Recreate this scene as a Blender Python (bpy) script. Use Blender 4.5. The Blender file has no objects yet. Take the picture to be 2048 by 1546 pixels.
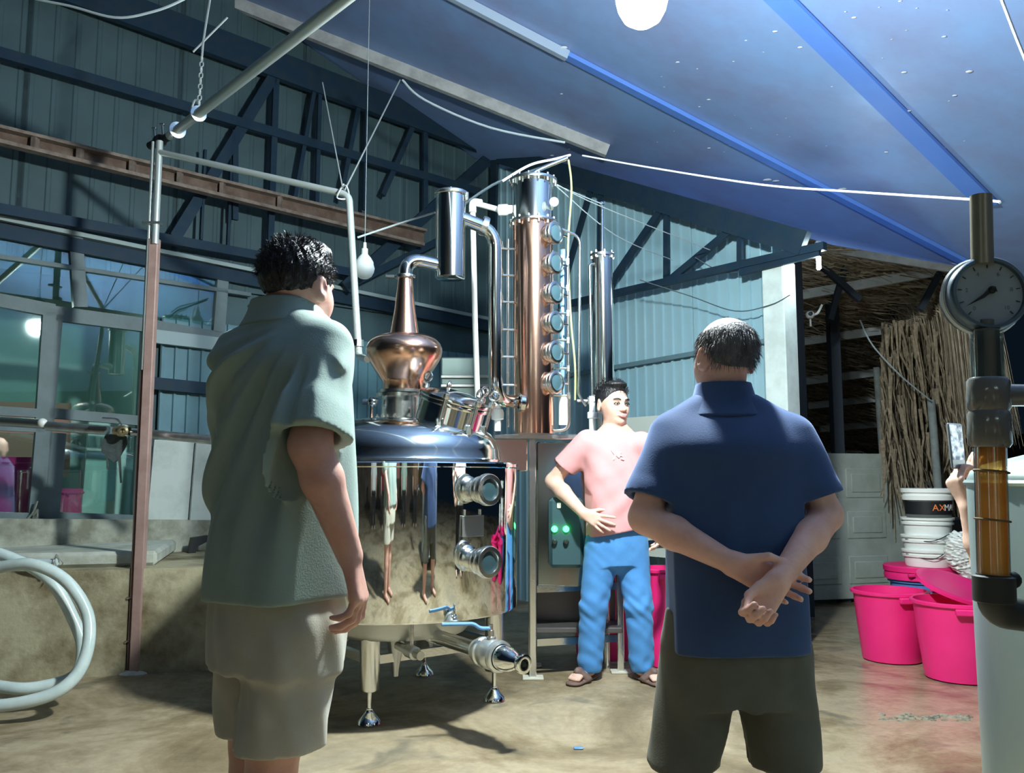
import bpy, math, random
import numpy as np
from mathutils import Vector, Matrix
random.seed(7)
# ------------------------------------------------------------------ camera, world, lamps, exposure
SC = bpy.context.scene
COL = SC.collection
FPX, PITCH, CAMH = 1700.0, math.radians(6.11), 1.14
cam_d = bpy.data.cameras.new('camera')
cam_d.sensor_width = 36.0
cam_d.lens = FPX / 2048 * 36.0
cam_d.clip_start = 0.02
cam = bpy.data.objects.new('camera', cam_d)
cam.location = (0, 0, CAMH)
cam.rotation_euler = (math.pi / 2 + PITCH, 0, 0)
COL.objects.link(cam)
SC.camera = cam
SC.view_settings.view_transform = 'Standard'
SC.view_settings.look = 'None'
SC.view_settings.exposure = 0.0
SC.view_settings.gamma = 1.0
SC.view_settings.use_curve_mapping = False
world = bpy.data.worlds.new('night_sky')
SC.world = world
world.use_nodes = True
world.node_tree.nodes['Background'].inputs[0].default_value = (0.10, 0.22, 0.40, 1)
world.node_tree.nodes['Background'].inputs[1].default_value = 0.028
LAMP_POS = Vector((0.478, 2.96, 2.93))
LAMP_EMIT = 1950.0
REAR_FILL_EMIT = 16.0  # strength of the added fill tubes behind the camera
ROOM_EMIT = 130.0
STRIP_EMIT = 220.0


def P(u, v, y):
    """world point seen at photo pixel (u, v) lying at distance y in front of the camera"""
    a = (u - 1024) / FPX
    b = (773 - v) / FPX
    dy = math.cos(PITCH) - b * math.sin(PITCH)
    dz = math.sin(PITCH) + b * math.cos(PITCH)
    return Vector((a * y / dy, y, CAMH + dz * y / dy))


def PF(u, v, z=0.0):
    """point at height z seen at photo pixel (u, v)"""
    a = (u - 1024) / FPX
    b = (773 - v) / FPX
    dy = math.cos(PITCH) - b * math.sin(PITCH)
    dz = math.sin(PITCH) + b * math.cos(PITCH)
    t = (z - CAMH) / dz
    return Vector((a * t, dy * t, z))


def PPL(u, v, p0, n):
    """photo pixel ray meets the plane through p0 with normal n"""
    a = (u - 1024) / FPX
    b = (773 - v) / FPX
    d = Vector((a, math.cos(PITCH) - b * math.sin(PITCH), math.sin(PITCH) + b * math.cos(PITCH)))
    o = Vector((0, 0, CAMH))
    t = (Vector(p0) - o).dot(n) / d.dot(n)
    return o + d * t


# ------------------------------------------------------------------ mesh helpers
class MB:
    def __init__(s):
        s.v = []
        s.f = []

    def add(s, vs, fs):
        b = len(s.v)
        s.v += [Vector(x) for x in vs]
        s.f += [tuple(i + b for i in f) for f in fs]
        return s

    def box(s, c, size, rot=None):
        x, y, z = [k / 2 for k in size]
        vs = [Vector(q) for q in ((-x, -y, -z), (x, -y, -z), (x, y, -z), (-x, y, -z), (-x, -y, z), (x, -y, z), (x, y, z), (-x, y, z))]
        if rot is not None:
            vs = [rot @ q for q in vs]
        c = Vector(c)
        return s.add([q + c for q in vs], [(3, 2, 1, 0), (4, 5, 6, 7), (0, 1, 5, 4), (1, 2, 6, 5), (2, 3, 7, 6), (3, 0, 4, 7)])

    def bbox(s, c, size, bev=0.01, rot=None):
        """box with chamfered edges"""
        x, y, z = [k / 2 for k in size]
        b = min(bev, x * .9, y * .9, z * .9)
        pts = []
        for sx in (-1, 1):
            for sy in (-1, 1):
                for sz in (-1, 1):
                    pts += [Vector((sx * x, sy * (y - b), sz * (z - b))), Vector((sx * (x - b), sy * y, sz * (z - b))), Vector((sx * (x - b), sy * (y - b), sz * z))]
        def I(sx, sy, sz, k): return ((0 if sx < 0 else 4) + (0 if sy < 0 else 2) + (0 if sz < 0 else 1)) * 3 + k
        fs = []
        for sg in (-1, 1):
            q = [I(sg, -1, -1, 0), I(sg, 1, -1, 0), I(sg, 1, 1, 0), I(sg, -1, 1, 0)]
            fs.append(q if sg > 0 else q[::-1])
            q = [I(-1, sg, -1, 1), I(-1, sg, 1, 1), I(1, sg, 1, 1), I(1, sg, -1, 1)]
            fs.append(q if sg > 0 else q[::-1])
            q = [I(-1, -1, sg, 2), I(1, -1, sg, 2), I(1, 1, sg, 2), I(-1, 1, sg, 2)]
            fs.append(q if sg > 0 else q[::-1])
        for a in (-1, 1):
            for c2 in (-1, 1):
                fs.append([I(a, c2, -1, 0), I(a, c2, 1, 0), I(a, c2, 1, 1), I(a, c2, -1, 1)])
                fs.append([I(a, -1, c2, 0), I(a, 1, c2, 0), I(a, 1, c2, 2), I(a, -1, c2, 2)])
                fs.append([I(-1, a, c2, 1), I(1, a, c2, 1), I(1, a, c2, 2), I(-1, a, c2, 2)])
                for e in (-1, 1):
                    fs.append([I(a, c2, e, 0), I(a, c2, e, 1), I(a, c2, e, 2)])
        if rot is not None:
            pts = [rot @ q for q in pts]
        c = Vector(c)
        return s.add([q + c for q in pts], fs)

    def beam(s, p0, p1, w, h, up=(0, 0, 1)):
        p0, p1 = Vector(p0), Vector(p1)
        d = (p1 - p0)
        L = d.length
        d.normalize()
        up = Vector(up)
        sd = d.cross(up)
        if sd.length < 1e-4:
            sd = d.cross(Vector((0, 1, 0)))
        sd.normalize()
        u = sd.cross(d)
        R = Matrix((d, sd, u)).transposed()
        return s.box((p0 + p1) / 2, (L, w, h), R)

    def tube(s, pts, r, n=12, cap=True, closed=False):
        pts = [Vector(p) for p in pts]
        N = len(pts)
        rs = r if isinstance(r, (list, tuple)) else [r] * N
        tang = []
        for i in range(N):
            a = pts[i - 1] if (i > 0 or closed) else pts[i]
            b = pts[(i + 1) % N] if (i < N - 1 or closed) else pts[i]
            t = b - a
            if t.length < 1e-9:
                t = Vector((0, 0, 1))
            tang.append(t.normalized())
        up = Vector((0, 0, 1)) if abs(tang[0].z) < .9 else Vector((1, 0, 0))
        nrm = (up - tang[0] * up.dot(tang[0])).normalized()
        vs = []
        for i in range(N):
            nrm = (nrm - tang[i] * nrm.dot(tang[i]))
            nrm.normalize()
            bn = tang[i].cross(nrm)
            for k in range(n):
                th = 2 * math.pi * k / n
                vs.append(pts[i] + (nrm * math.cos(th) + bn * math.sin(th)) * rs[i])
        fs = []
        for i in range(N if closed else N - 1):
            j = (i + 1) % N
            for k in range(n):
                fs.append((i * n + k, i * n + (k + 1) % n, j * n + (k + 1) % n, j * n + k))
        if cap and not closed:
            fs.append(tuple(range(n - 1, -1, -1)))
            fs.append(tuple((N - 1) * n + k for k in range(n)))
        return s.add(vs, fs)

    def lathe(s, prof, o, axis=(0, 0, 1), n=32, closed=False):
        """profile of (radius, height along axis) turned about the axis through o"""
        o = Vector(o)
        ax = Vector(axis).normalized()
        up = Vector((1, 0, 0)) if abs(ax.x) < .9 else Vector((0, 1, 0))
        e1 = (up - ax * up.dot(ax)).normalized()
        e2 = ax.cross(e1)
        vs = []
        for r, h in prof:
            for k in range(n):
                th = 2 * math.pi * k / n
                vs.append(o + ax * h + (e1 * math.cos(th) + e2 * math.sin(th)) * max(r, 1e-5))
        fs = []
        M = len(prof)
        for i in range(M if closed else M - 1):
            j = (i + 1) % M
            for k in range(n):
                fs.append((i * n + k, i * n + (k + 1) % n, j * n + (k + 1) % n, j * n + k))
        return s.add(vs, fs)

    def ball(s, c, r, n=12, sc=(1, 1, 1), rot=None):
        vs, fs = [], []
        m = max(6, n // 2 + 1)
        for i in range(m + 1):
            ph = math.pi * i / m
            for k in range(n):
                th = 2 * math.pi * k / n
                q = Vector((math.sin(ph) * math.cos(th) * sc[0], math.sin(ph) * math.sin(th) * sc[1], math.cos(ph) * sc[2])) * r
                if rot is not None:
                    q = rot @ q
                vs.append(Vector(c) + q)
        for i in range(m):
            for k in range(n):
                fs.append((i * n + k, (i + 1) * n + k, (i + 1) * n + (k + 1) % n, i * n + (k + 1) % n))
        return s.add(vs, fs)

    def ring(s, c, R, r, axis=(0, 0, 1), n=24, m=8):
        ax = Vector(axis).normalized()
        return s.lathe([(R + r * math.cos(2 * math.pi * k / m), r * math.sin(2 * math.pi * k / m)) for k in range(m)], c, ax, n, closed=True)

    def prism(s, poly, nrm):
        """closed polygon extruded along vector nrm"""
        poly = [Vector(p) for p in poly]
        nrm = Vector(nrm)
        n = len(poly)
        vs = poly + [p + nrm for p in poly]
        fs = [tuple(range(n - 1, -1, -1)), tuple(range(n, 2 * n))]
        for i in range(n):
            j = (i + 1) % n
            fs.append((i, j, n + j, n + i))
        return s.add(vs, fs)


def smoothpath(pts, k=6):
    """Catmull-Rom curve through the points"""
    pts = [Vector(p) for p in pts]
    out = []
    for i in range(len(pts) - 1):
        p0 = pts[max(i - 1, 0)]
        p1, p2 = pts[i], pts[i + 1]
        p3 = pts[min(i + 2, len(pts) - 1)]
        for j in range(k):
            t = j / k
            out.append(0.5 * ((2 * p1) + (p2 - p0) * t + (2 * p0 - 5 * p1 + 4 * p2 - p3) * t * t + (3 * p1 - p0 - 3 * p2 + p3) * t ** 3))
    out.append(pts[-1])
    return out


def bendpath(pts, r, k=6):
    """straight runs with rounded corners of radius about r"""
    pts = [Vector(p) for p in pts]
    out = [pts[0]]
    for i in range(1, len(pts) - 1):
        a, b, c = pts[i - 1], pts[i], pts[i + 1]
        d0 = (a - b)
        d1 = (c - b)
        rr = min(r, d0.length * .49, d1.length * .49)
        q0 = b + d0.normalized() * rr
        q1 = b + d1.normalized() * rr
        for j in range(k + 1):
            t = j / k
            out.append(q0 * (1 - t) ** 2 + b * 2 * t * (1 - t) + q1 * t * t)
    out.append(pts[-1])
    return out


ORG = {}


def obj(name, mb, mat, parent=None, org=None, smooth=40):
    """one mesh object; vertices are given in world space and stored relative to the origin of the thing"""
    if parent is not None:
        org = ORG[parent.name]
    if org is None:
        lo = [min(q[i] for q in mb.v) for i in range(3)]
        hi = [max(q[i] for q in mb.v) for i in range(3)]
        org = ((lo[0] + hi[0]) / 2, (lo[1] + hi[1]) / 2, lo[2])
    org = Vector(org)
    me = bpy.data.meshes.new(name)
    me.from_pydata([tuple(q - org) for q in mb.v], [], mb.f)
    me.validate()
    if smooth:
        for p in me.polygons:
            p.use_smooth = True
        me.set_sharp_from_angle(angle=math.radians(smooth))
    me.materials.append(mat)
    return link(name, me, parent, org)


def link(name, me, parent, org):
    o = bpy.data.objects.new(name, me)
    COL.objects.link(o)
    if parent is None:
        o.location = org
    else:
        o.parent = parent
    ORG[o.name] = Vector(org)
    return o


def thing(name, label, cat, loc, group=None):
    o = bpy.data.objects.new(name, None)
    o.empty_display_size = 0.05
    COL.objects.link(o)
    o.location = loc
    ORG[o.name] = Vector(loc)
    return tag(o, label, cat, group)


def tag(o, label=None, cat=None, group=None, kind=None):
    if label:
        o['label'] = label
    if cat:
        o['category'] = cat
    if group:
        o['group'] = group
    if kind:
        o['kind'] = kind
    return o


def struct(name, mb, mat, label=None, cat=None, smooth=30, parent=None):
    o = obj(name, mb, mat, parent=parent, org=None if parent else (0, 0, 0), smooth=smooth)
    if parent is None:
        tag(o, label, cat, None, 'structure')
    return o


# ------------------------------------------------------------------ materials
MATS = {}


def mat(name, col, rough=0.6, metal=0.0, col2=None, nscale=6.0, nmix=(0.4, 0.65), bump=0.0, bscale=40.0, spec=0.5,
        emit=None, estr=0.0, stretch=None, rough2=None, detail=6.0, sheen=0.0, sss=0.0, coat=0.0):
    if name in MATS:
        return MATS[name]
    m = bpy.data.materials.new(name)
    m.use_nodes = True
    nt = m.node_tree
    b = nt.nodes['Principled BSDF']
    b.inputs['Base Color'].default_value = (*col, 1)
    b.inputs['Roughness'].default_value = rough
    b.inputs['Metallic'].default_value = metal
    b.inputs['Specular IOR Level'].default_value = spec
    if sheen:
        b.inputs['Sheen Weight'].default_value = sheen
        b.inputs['Sheen Tint'].default_value = (min(1, col[0] * 4 + .3), min(1, col[1] * 4 + .3), min(1, col[2] * 4 + .3), 1)
    if coat:
        b.inputs['Coat Weight'].default_value = coat
    if sss:
        b.inputs['Subsurface Weight'].default_value = sss
        b.inputs['Subsurface Radius'].default_value = (0.012, 0.005, 0.003)
        b.inputs['Subsurface Scale'].default_value = 1.0
    if emit:
        b.inputs['Emission Color'].default_value = (*emit, 1)
        b.inputs['Emission Strength'].default_value = estr
    tc = nt.nodes.new('ShaderNodeTexCoord')
    mp = nt.nodes.new('ShaderNodeMapping')
    nt.links.new(tc.outputs['Object'], mp.inputs[0])
    if stretch:
        mp.inputs['Scale'].default_value = stretch
    if col2 is not None or rough2 is not None:
        n = nt.nodes.new('ShaderNodeTexNoise')
        n.inputs['Scale'].default_value = nscale
        n.inputs['Detail'].default_value = detail
        n.inputs['Roughness'].default_value = 0.62
        nt.links.new(mp.outputs[0], n.inputs['Vector'])
        r = nt.nodes.new('ShaderNodeMapRange')
        r.inputs[1].default_value, r.inputs[2].default_value = nmix
        nt.links.new(n.outputs['Fac'], r.inputs[0])
        if col2 is not None:
            x = nt.nodes.new('ShaderNodeMix')
            x.data_type = 'RGBA'
            x.inputs[6].default_value = (*col, 1)
            x.inputs[7].default_value = (*col2, 1)
            nt.links.new(r.outputs[0], x.inputs[0])
            nt.links.new(x.outputs[2], b.inputs['Base Color'])
        if rough2 is not None:
            y = nt.nodes.new('ShaderNodeMapRange')
            y.inputs[3].default_value, y.inputs[4].default_value = rough, rough2
            nt.links.new(r.outputs[0], y.inputs[0])
            nt.links.new(y.outputs[0], b.inputs['Roughness'])
    if bump:
        n2 = nt.nodes.new('ShaderNodeTexNoise')
        n2.inputs['Scale'].default_value = bscale
        n2.inputs['Detail'].default_value = 5.0
        nt.links.new(mp.outputs[0], n2.inputs['Vector'])
        bp = nt.nodes.new('ShaderNodeBump')
        bp.inputs['Strength'].default_value = bump
        bp.inputs['Distance'].default_value = 0.01
        nt.links.new(n2.outputs['Fac'], bp.inputs['Height'])
        nt.links.new(bp.outputs[0], b.inputs['Normal'])
    MATS[name] = m
    return m


def glassmat(name, col=(0.8, 0.95, 0.95), fac=0.88, rough=0.02):
    """thin pane: mostly see-through with a mirror-like surface"""
    m = bpy.data.materials.new(name)
    m.use_nodes = True
    nt = m.node_tree
    nt.nodes.clear()
    out = nt.nodes.new('ShaderNodeOutputMaterial')
    mix = nt.nodes.new('ShaderNodeMixShader')
    tr = nt.nodes.new('ShaderNodeBsdfTransparent')
    tr.inputs[0].default_value = (*col, 1)
    gl = nt.nodes.new('ShaderNodeBsdfGlossy')
    gl.inputs['Roughness'].default_value = rough
    gl.inputs['Color'].default_value = (0.9, 1, 1, 1)
    fr = nt.nodes.new('ShaderNodeFresnel')
    fr.inputs[0].default_value = 1.5
    mr = nt.nodes.new('ShaderNodeMapRange')
    mr.inputs[3].default_value = 1 - fac
    mr.inputs[4].default_value = 0.9
    nt.links.new(fr.outputs[0], mr.inputs[0])
    nt.links.new(mr.outputs[0], mix.inputs[0])
    nt.links.new(tr.outputs[0], mix.inputs[1])
    nt.links.new(gl.outputs[0], mix.inputs[2])
    nt.links.new(mix.outputs[0], out.inputs[0])
    MATS[name] = m
    return m


STEEL = mat('polished_steel', (0.86, 0.89, 0.87), 0.11, 1.0)
STEEL2 = mat('satin_steel', (0.78, 0.80, 0.78), 0.22, 1.0, bump=0.05, bscale=90)
STEELD = mat('dull_steel', (0.55, 0.57, 0.55), 0.38, 1.0, bump=0.1, bscale=60)
ZINC = mat('galvanised_pipe', (0.62, 0.66, 0.66), 0.3, 0.9, col2=(0.45, 0.48, 0.48), nscale=14)
COPPER = mat('polished_copper', (0.97, 0.64, 0.49), 0.19, 1.0, col2=(0.88, 0.48, 0.33), nscale=5, nmix=(.35, .75))
COPPERW = mat('worn_copper_tube', (0.93, 0.60, 0.47), 0.17, 1.0, col2=(0.80, 0.44, 0.31), nscale=3.5, nmix=(.35, .7), stretch=(1, 1, .5))
GLASS = glassmat('window_pane', (0.78, 0.93, 0.90), 0.90)
SIGHT = mat('sight_glass_lens', (0.03, 0.06, 0.07), 0.08, 0.0, spec=0.5)
PIPEM = mat('bright_pipe', (0.60, 0.67, 0.65), 0.32, 0.55)
PVC = mat('white_plastic_pipe', (0.82, 0.86, 0.84), 0.35)
BLACKM = mat('black_iron', (0.03, 0.035, 0.035), 0.45, 0.3)
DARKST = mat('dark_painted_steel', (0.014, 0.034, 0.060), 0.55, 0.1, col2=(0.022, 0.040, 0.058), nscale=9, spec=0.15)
PALEST = mat('pale_painted_steel', (0.50, 0.52, 0.52), 0.55, 0.1, col2=(0.36, 0.37, 0.37), nscale=9, bump=.2)
# ------------------------------------------------------------------ the shed
A2 = Vector((0.7497, 0.6618, 0))
B2 = Vector((-0.6618, 0.7497, 0))
K = Vector((-0.20, 8.43, 0))


def WL(s, z, off=0.0):
    """point on the left wall: s metres from the far corner, off metres in front of it"""
    return Vector((K.x - A2.x * s - B2.x * off, K.y - A2.y * s - B2.y * off, z))


def WB(t, z, off=0.0):
    """point on the back wall: t metres from the far corner"""
    return Vector((K.x - B2.x * t - A2.x * off, K.y - B2.y * t - A2.y * off, z))


def onWL(u, v, off=0.0):
    return PPL(u, v, WL(0, 0, off), B2)


def onWB(u, v, off=0.0):
    return PPL(u, v, WB(0, 0, off), A2)


def roofz(x, y):
    return 4.227 - 0.381 * x - 0.003 * y


RN = Vector((0.381, 0.003, 1.0)).normalized()


def onRoof(u, v, dz=0.0):
    return PPL(u, v, (0, 0, 4.227 + dz), RN)


# floor
def floor_mat():
    m = bpy.data.materials.new('stained_concrete')
    m.use_nodes = True
    nt = m.node_tree
    b = nt.nodes['Principled BSDF']
    tc = nt.nodes.new('ShaderNodeTexCoord')
    def noise(sc, det, ro=.6, vec=None, dist=0):
        n = nt.nodes.new('ShaderNodeTexNoise')
        n.inputs['Scale'].default_value = sc
        n.inputs['Detail'].default_value = det
        n.inputs['Roughness'].default_value = ro
        n.inputs['Distortion'].default_value = dist
        nt.links.new(tc.outputs['Object'], n.inputs['Vector'])
        return n.outputs['Fac']
    def ramp(f, stops):
        r = nt.nodes.new('ShaderNodeValToRGB')
        e = r.color_ramp.elements
        while len(e) < len(stops):
            e.new(.5)
        for k, (p, c) in enumerate(stops):
            e[k].position = p
            e[k].color = (*c, 1)
        nt.links.new(f, r.inputs[0])
        return r.outputs[0]
    base = ramp(noise(1.1, 8, .68, dist=.6), [(.30, (.10, .075, .04)), (.44, (.26, .20, .115)), (.55, (.43, .35, .23)), (.70, (.29, .25, .18)), (.80, (.44, .40, .31))])
    fine = ramp(noise(14, 6, .7), [(.3, (.72, .70, .66)), (.65, (1.0, 1.0, 1.0))])
    mx = nt.nodes.new('ShaderNodeMix')
    mx.data_type = 'RGBA'
    mx.blend_type = 'MULTIPLY'
    mx.inputs[0].default_value = .85
    nt.links.new(base, mx.inputs[6])
    nt.links.new(fine, mx.inputs[7])
    stain = ramp(noise(2.6, 4, .5, dist=1.2), [(.58, (0, 0, 0)), (.70, (.55, .55, .55))])
    mx2 = nt.nodes.new('ShaderNodeMix')
    mx2.data_type = 'RGBA'
    nt.links.new(stain, mx2.inputs[0])
    nt.links.new(mx.outputs[2], mx2.inputs[6])
    mx2.inputs[7].default_value = (.075, .08, .065, 1)
    nt.links.new(mx2.outputs[2], b.inputs['Base Color'])
    # damp patch on the right half of the yard
    sx = nt.nodes.new('ShaderNodeSeparateXYZ')
    nt.links.new(tc.outputs['Object'], sx.inputs[0])
    ad = nt.nodes.new('ShaderNodeMath')
    ad.operation = 'ADD'
    ml = nt.nodes.new('ShaderNodeMath')
    ml.operation = 'MULTIPLY'
    ml.inputs[1].default_value = .9
    nt.links.new(noise(1.5, 3), ml.inputs[0])
    nt.links.new(sx.outputs[0], ad.inputs[0])
    nt.links.new(ml.outputs[0], ad.inputs[1])
    wet = nt.nodes.new('ShaderNodeMapRange')
    wet.inputs[1].default_value, wet.inputs[2].default_value = 1.25, 2.1
    wet.inputs[3].default_value, wet.inputs[4].default_value = .62, .16
    nt.links.new(ad.outputs[0], wet.inputs[0])
    nt.links.new(wet.outputs[0], b.inputs['Roughness'])
    bp = nt.nodes.new('ShaderNodeBump')
    bp.inputs['Strength'].default_value = .25
    bp.inputs['Distance'].default_value = .012
    nt.links.new(noise(22, 7, .65), bp.inputs['Height'])
    nt.links.new(bp.outputs[0], b.inputs['Normal'])
    return m


FLOORM = floor_mat()
m = MB()
m.add([(-9, -5.5, 0), (9, -5.5, 0), (9, 16, 0), (-9, 16, 0), (-9, -5.5, -.1), (9, -5.5, -.1), (9, 16, -.1), (-9, 16, -.1)],
      [(0, 1, 2, 3), (7, 6, 5, 4), (0, 4, 5, 1), (1, 5, 6, 2), (2, 6, 7, 3), (3, 7, 4, 0)])
struct('floor', m, FLOORM, 'stained concrete floor of the shed, damp on the right', 'floor', smooth=0)
m = MB()
mc = PF(1795, 1438)
CRM = mat('crumbly_mortar', (.30, .27, .20), .9, col2=(.12, .11, .08), nscale=40, nmix=(.45, .6), bump=.8, bscale=60)
rr = random.Random(3)
for k in range(46):
    q = PF(1760 + rr.random() * 180, 1428 + rr.random() * 14)
    m.ball((q.x, q.y, .0), .006 + rr.random() * .010, 6, (1.6, 1, .5))
o = obj('mortar_crumbs', m, CRM)
tag(o, 'line of crumbled mortar on the damp floor below the pink tubs', 'rubble', None, 'stuff')

# roof sheet with its folded ribs
ROOFM = mat('blue_roof_sheet', (.21, .36, .66), .42, .1, col2=(.21, .27, .48), nscale=1.6, nmix=(.35, .7), bump=.12, bscale=5, rough2=.6)
eave = [onRoof(1660, 493), onRoof(1780, 512), onRoof(1920, 535), onRoof(2048, 552)]
poly = [WL(-.05, 0, -.02), WL(9.5, 0, -.02), Vector((-7.4, -5.2, 0)), Vector((4.4, -5.2, 0)), Vector((4.4, 5.5, 0))] + eave[::-1]
poly = [Vector((q.x, q.y, roofz(q.x, q.y))) for q in poly]
m = MB().prism(poly, (0, 0, .03))
ceil = struct('ceiling', m, ROOFM, 'blue sheet roof over the shed seen from below', 'roof', smooth=0)
SEAMM = mat('blue_roof_seam', (.09, .22, .66), .6, .0, col2=(.10, .24, .68), nscale=4)
for (u0, v0, u1, v1, w, h) in ((1240, -316, 1975, 409, .15, .02), (650, -140, 1945, 533, .08, .03)):
    a, b = onRoof(u0, v0, -.02), onRoof(u1, v1, -.02)
    obj('roof_rib', MB().beam(a, b, w, h, RN), SEAMM, ceil)
# eave trim
m = MB().beam(onRoof(1640, 494, -.03), onRoof(1930, 540, -.03), .05, .075, (0, 0, 1))
struct('trim_1', m, PALEST, 'pale steel eave rail along the right edge of the roof', 'eave rail')
# flaking spots of paint on the roof
m = MB()
SPOT = mat('flaked_paint', (.75, .8, .85), .8)
for k in range(70):
    u = 1100 + rr.random() * 850
    v = rr.random() * 330
    if u < 1420 and v < 120:
        continue
    c = onRoof(u, v, -.008)
    if c.y > 8 or c.y < 1:
        continue
    m.ball(c, .004 + rr.random() ** 3 * .012, 6, (1.5, 1, .25))
for (u, v, s) in ((1535, 360, 3.4), (1552, 362, 2.5), (1685, 378, 3), (1690, 130, 3), (1716, 147, 3.2), (1128, 95, 2.2), (1380, 243, 2.6)):
    m.ball(onRoof(u, v, -.008), .008 * s, 8, (1.4, 1, .2))
tag(obj('paint_flakes', m, SPOT), 'tiny white flakes scattered over the blue roof', 'paint flakes', None, 'stuff')

# corrugated sheets ------------------------------------------------------
def corr_sheet(P0, dirv, L, ztop, nrm, pitch=.10, dep=.018, z0=0.0):
    """trapezoid-ribbed sheet: P0 start, dirv along, ztop(s) top height"""
    m = MB()
    s = 0.0
    pts = []
    while s < L:
        for ds, d in ((0, 0), (.30, 0), (.36, 1), (.52, 1), (.58, 0)):
            q = s + ds * pitch
            if q <= L:
                pts.append((q, d * dep))
        s += pitch
    vs, fs = [], []
    for q, d in pts:
        b = P0 + dirv * q + nrm * d
        vs += [Vector((b.x, b.y, z0)), Vector((b.x, b.y, ztop(q)))]
    for i in range(len(pts) - 1):
        fs.append((2 * i, 2 * i + 2, 2 * i + 3, 2 * i + 1))
    return m.add(vs, fs)


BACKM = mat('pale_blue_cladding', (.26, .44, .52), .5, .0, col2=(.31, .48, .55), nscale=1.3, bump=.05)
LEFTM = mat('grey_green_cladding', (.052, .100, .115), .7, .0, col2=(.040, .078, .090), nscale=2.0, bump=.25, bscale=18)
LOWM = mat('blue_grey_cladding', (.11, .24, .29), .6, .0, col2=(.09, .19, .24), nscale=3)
CEMENT = mat('weathered_cement', (.42, .43, .36), .85, col2=(.20, .20, .15), nscale=4.0, nmix=(.40, .62), bump=.5, bscale=30)
CEMENTL = mat('limewashed_cement', (.55, .58, .52), .8, col2=(.36, .37, .30), nscale=5, nmix=(.42, .66), bump=.3)
C0, C1 = onWB(985, 300), onWB(1660, 490)
def wb_top(t):
    t0, t1 = (C0 - K).xy.length, (C1 - K).xy.length
    return C0.z + (C1.z - C0.z) * (t - t0) / (t1 - t0)
# back wall in four sheets
wbk = MB()
wbk.add([WB(0, 0, -.03), WB(3.32, 0, -.03), WB(3.32, wb_top(3.32), -.03), WB(0, wb_top(0), -.03)], [(0, 1, 2, 3)])
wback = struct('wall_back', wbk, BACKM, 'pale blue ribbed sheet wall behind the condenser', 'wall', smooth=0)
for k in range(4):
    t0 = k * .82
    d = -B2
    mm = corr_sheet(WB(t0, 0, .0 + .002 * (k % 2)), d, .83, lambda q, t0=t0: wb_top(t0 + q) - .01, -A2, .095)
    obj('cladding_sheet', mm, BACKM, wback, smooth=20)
for (u0, v0, u1, v1) in ((1130, 752, 1545, 680),):
    a, b = onWB(u0, v0, .035), onWB(u1, v1, .035)
    obj('girt', MB().beam(a, b, .03, .035), mat('blue_girt', (.14, .24, .28), .5, .2), wback)
hip = [onWB(960, 292, -.04), onWB(1665, 490, -.04), onRoof(1950, 538, -.01), onRoof(1000, 44, -.01)]
m = MB().add(hip, [(0, 1, 2), (0, 2, 3)])
struct('roof_hip', m, ROOFM, 'blue sheet panel falling from the roof to the back wall', 'roof panel', smooth=0)
# left wall: cladding above, glazed partition below
wlf = MB()
GLZ0, GLZ1 = 4.15, 6.9
def wl_top(s): return roofz(*WL(s, 0).xy)
zs = 2.62
vs = [WL(0, 0, -.04), WL(3.28, 0, -.04), WL(3.28, zs, -.04), WL(9, zs, -.04), WL(9, wl_top(9), -.04), WL(0, wl_top(0), -.04)]
wlf.add(vs, [(0, 1, 2, 3, 4, 5)])
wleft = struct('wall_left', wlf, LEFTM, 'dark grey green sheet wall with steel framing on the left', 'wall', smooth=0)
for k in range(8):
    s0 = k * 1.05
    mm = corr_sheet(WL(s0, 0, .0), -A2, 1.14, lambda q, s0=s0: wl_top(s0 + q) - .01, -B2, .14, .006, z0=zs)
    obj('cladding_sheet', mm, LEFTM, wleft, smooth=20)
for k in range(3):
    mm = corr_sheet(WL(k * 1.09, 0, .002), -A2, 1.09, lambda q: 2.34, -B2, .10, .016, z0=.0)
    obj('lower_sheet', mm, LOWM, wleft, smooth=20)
# column of whitewashed concrete
COLM = mat('whitewashed_column', (.62, .72, .70), .8, col2=(.48, .56, .54), nscale=5, bump=.3, bscale=20)
cpos = P(1562, 700, 5.95)
zt = P(1556, 528, 5.95).z
Rz = Matrix.Rotation(math.atan2(B2.y, B2.x), 3, 'Z')
m = MB().bbox((cpos.x, cpos.y, zt / 2), (.17, .17, zt), .008, Rz)
struct('trim_2', m, COLM, 'whitewashed square concrete column at the end of the back wall', 'column')

# girders, chords and web bars
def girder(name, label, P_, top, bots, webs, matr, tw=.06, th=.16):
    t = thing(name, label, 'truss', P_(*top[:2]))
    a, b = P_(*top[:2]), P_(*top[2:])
    obj('top_chord_shade_band', MB().beam(a, b, tw, th), matr, t)  # deep dark beam also stands in for the roof beam's shadow band
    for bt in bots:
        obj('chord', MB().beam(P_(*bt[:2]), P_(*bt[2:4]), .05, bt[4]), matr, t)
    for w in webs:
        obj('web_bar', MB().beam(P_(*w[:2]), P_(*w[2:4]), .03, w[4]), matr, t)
    return t


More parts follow.
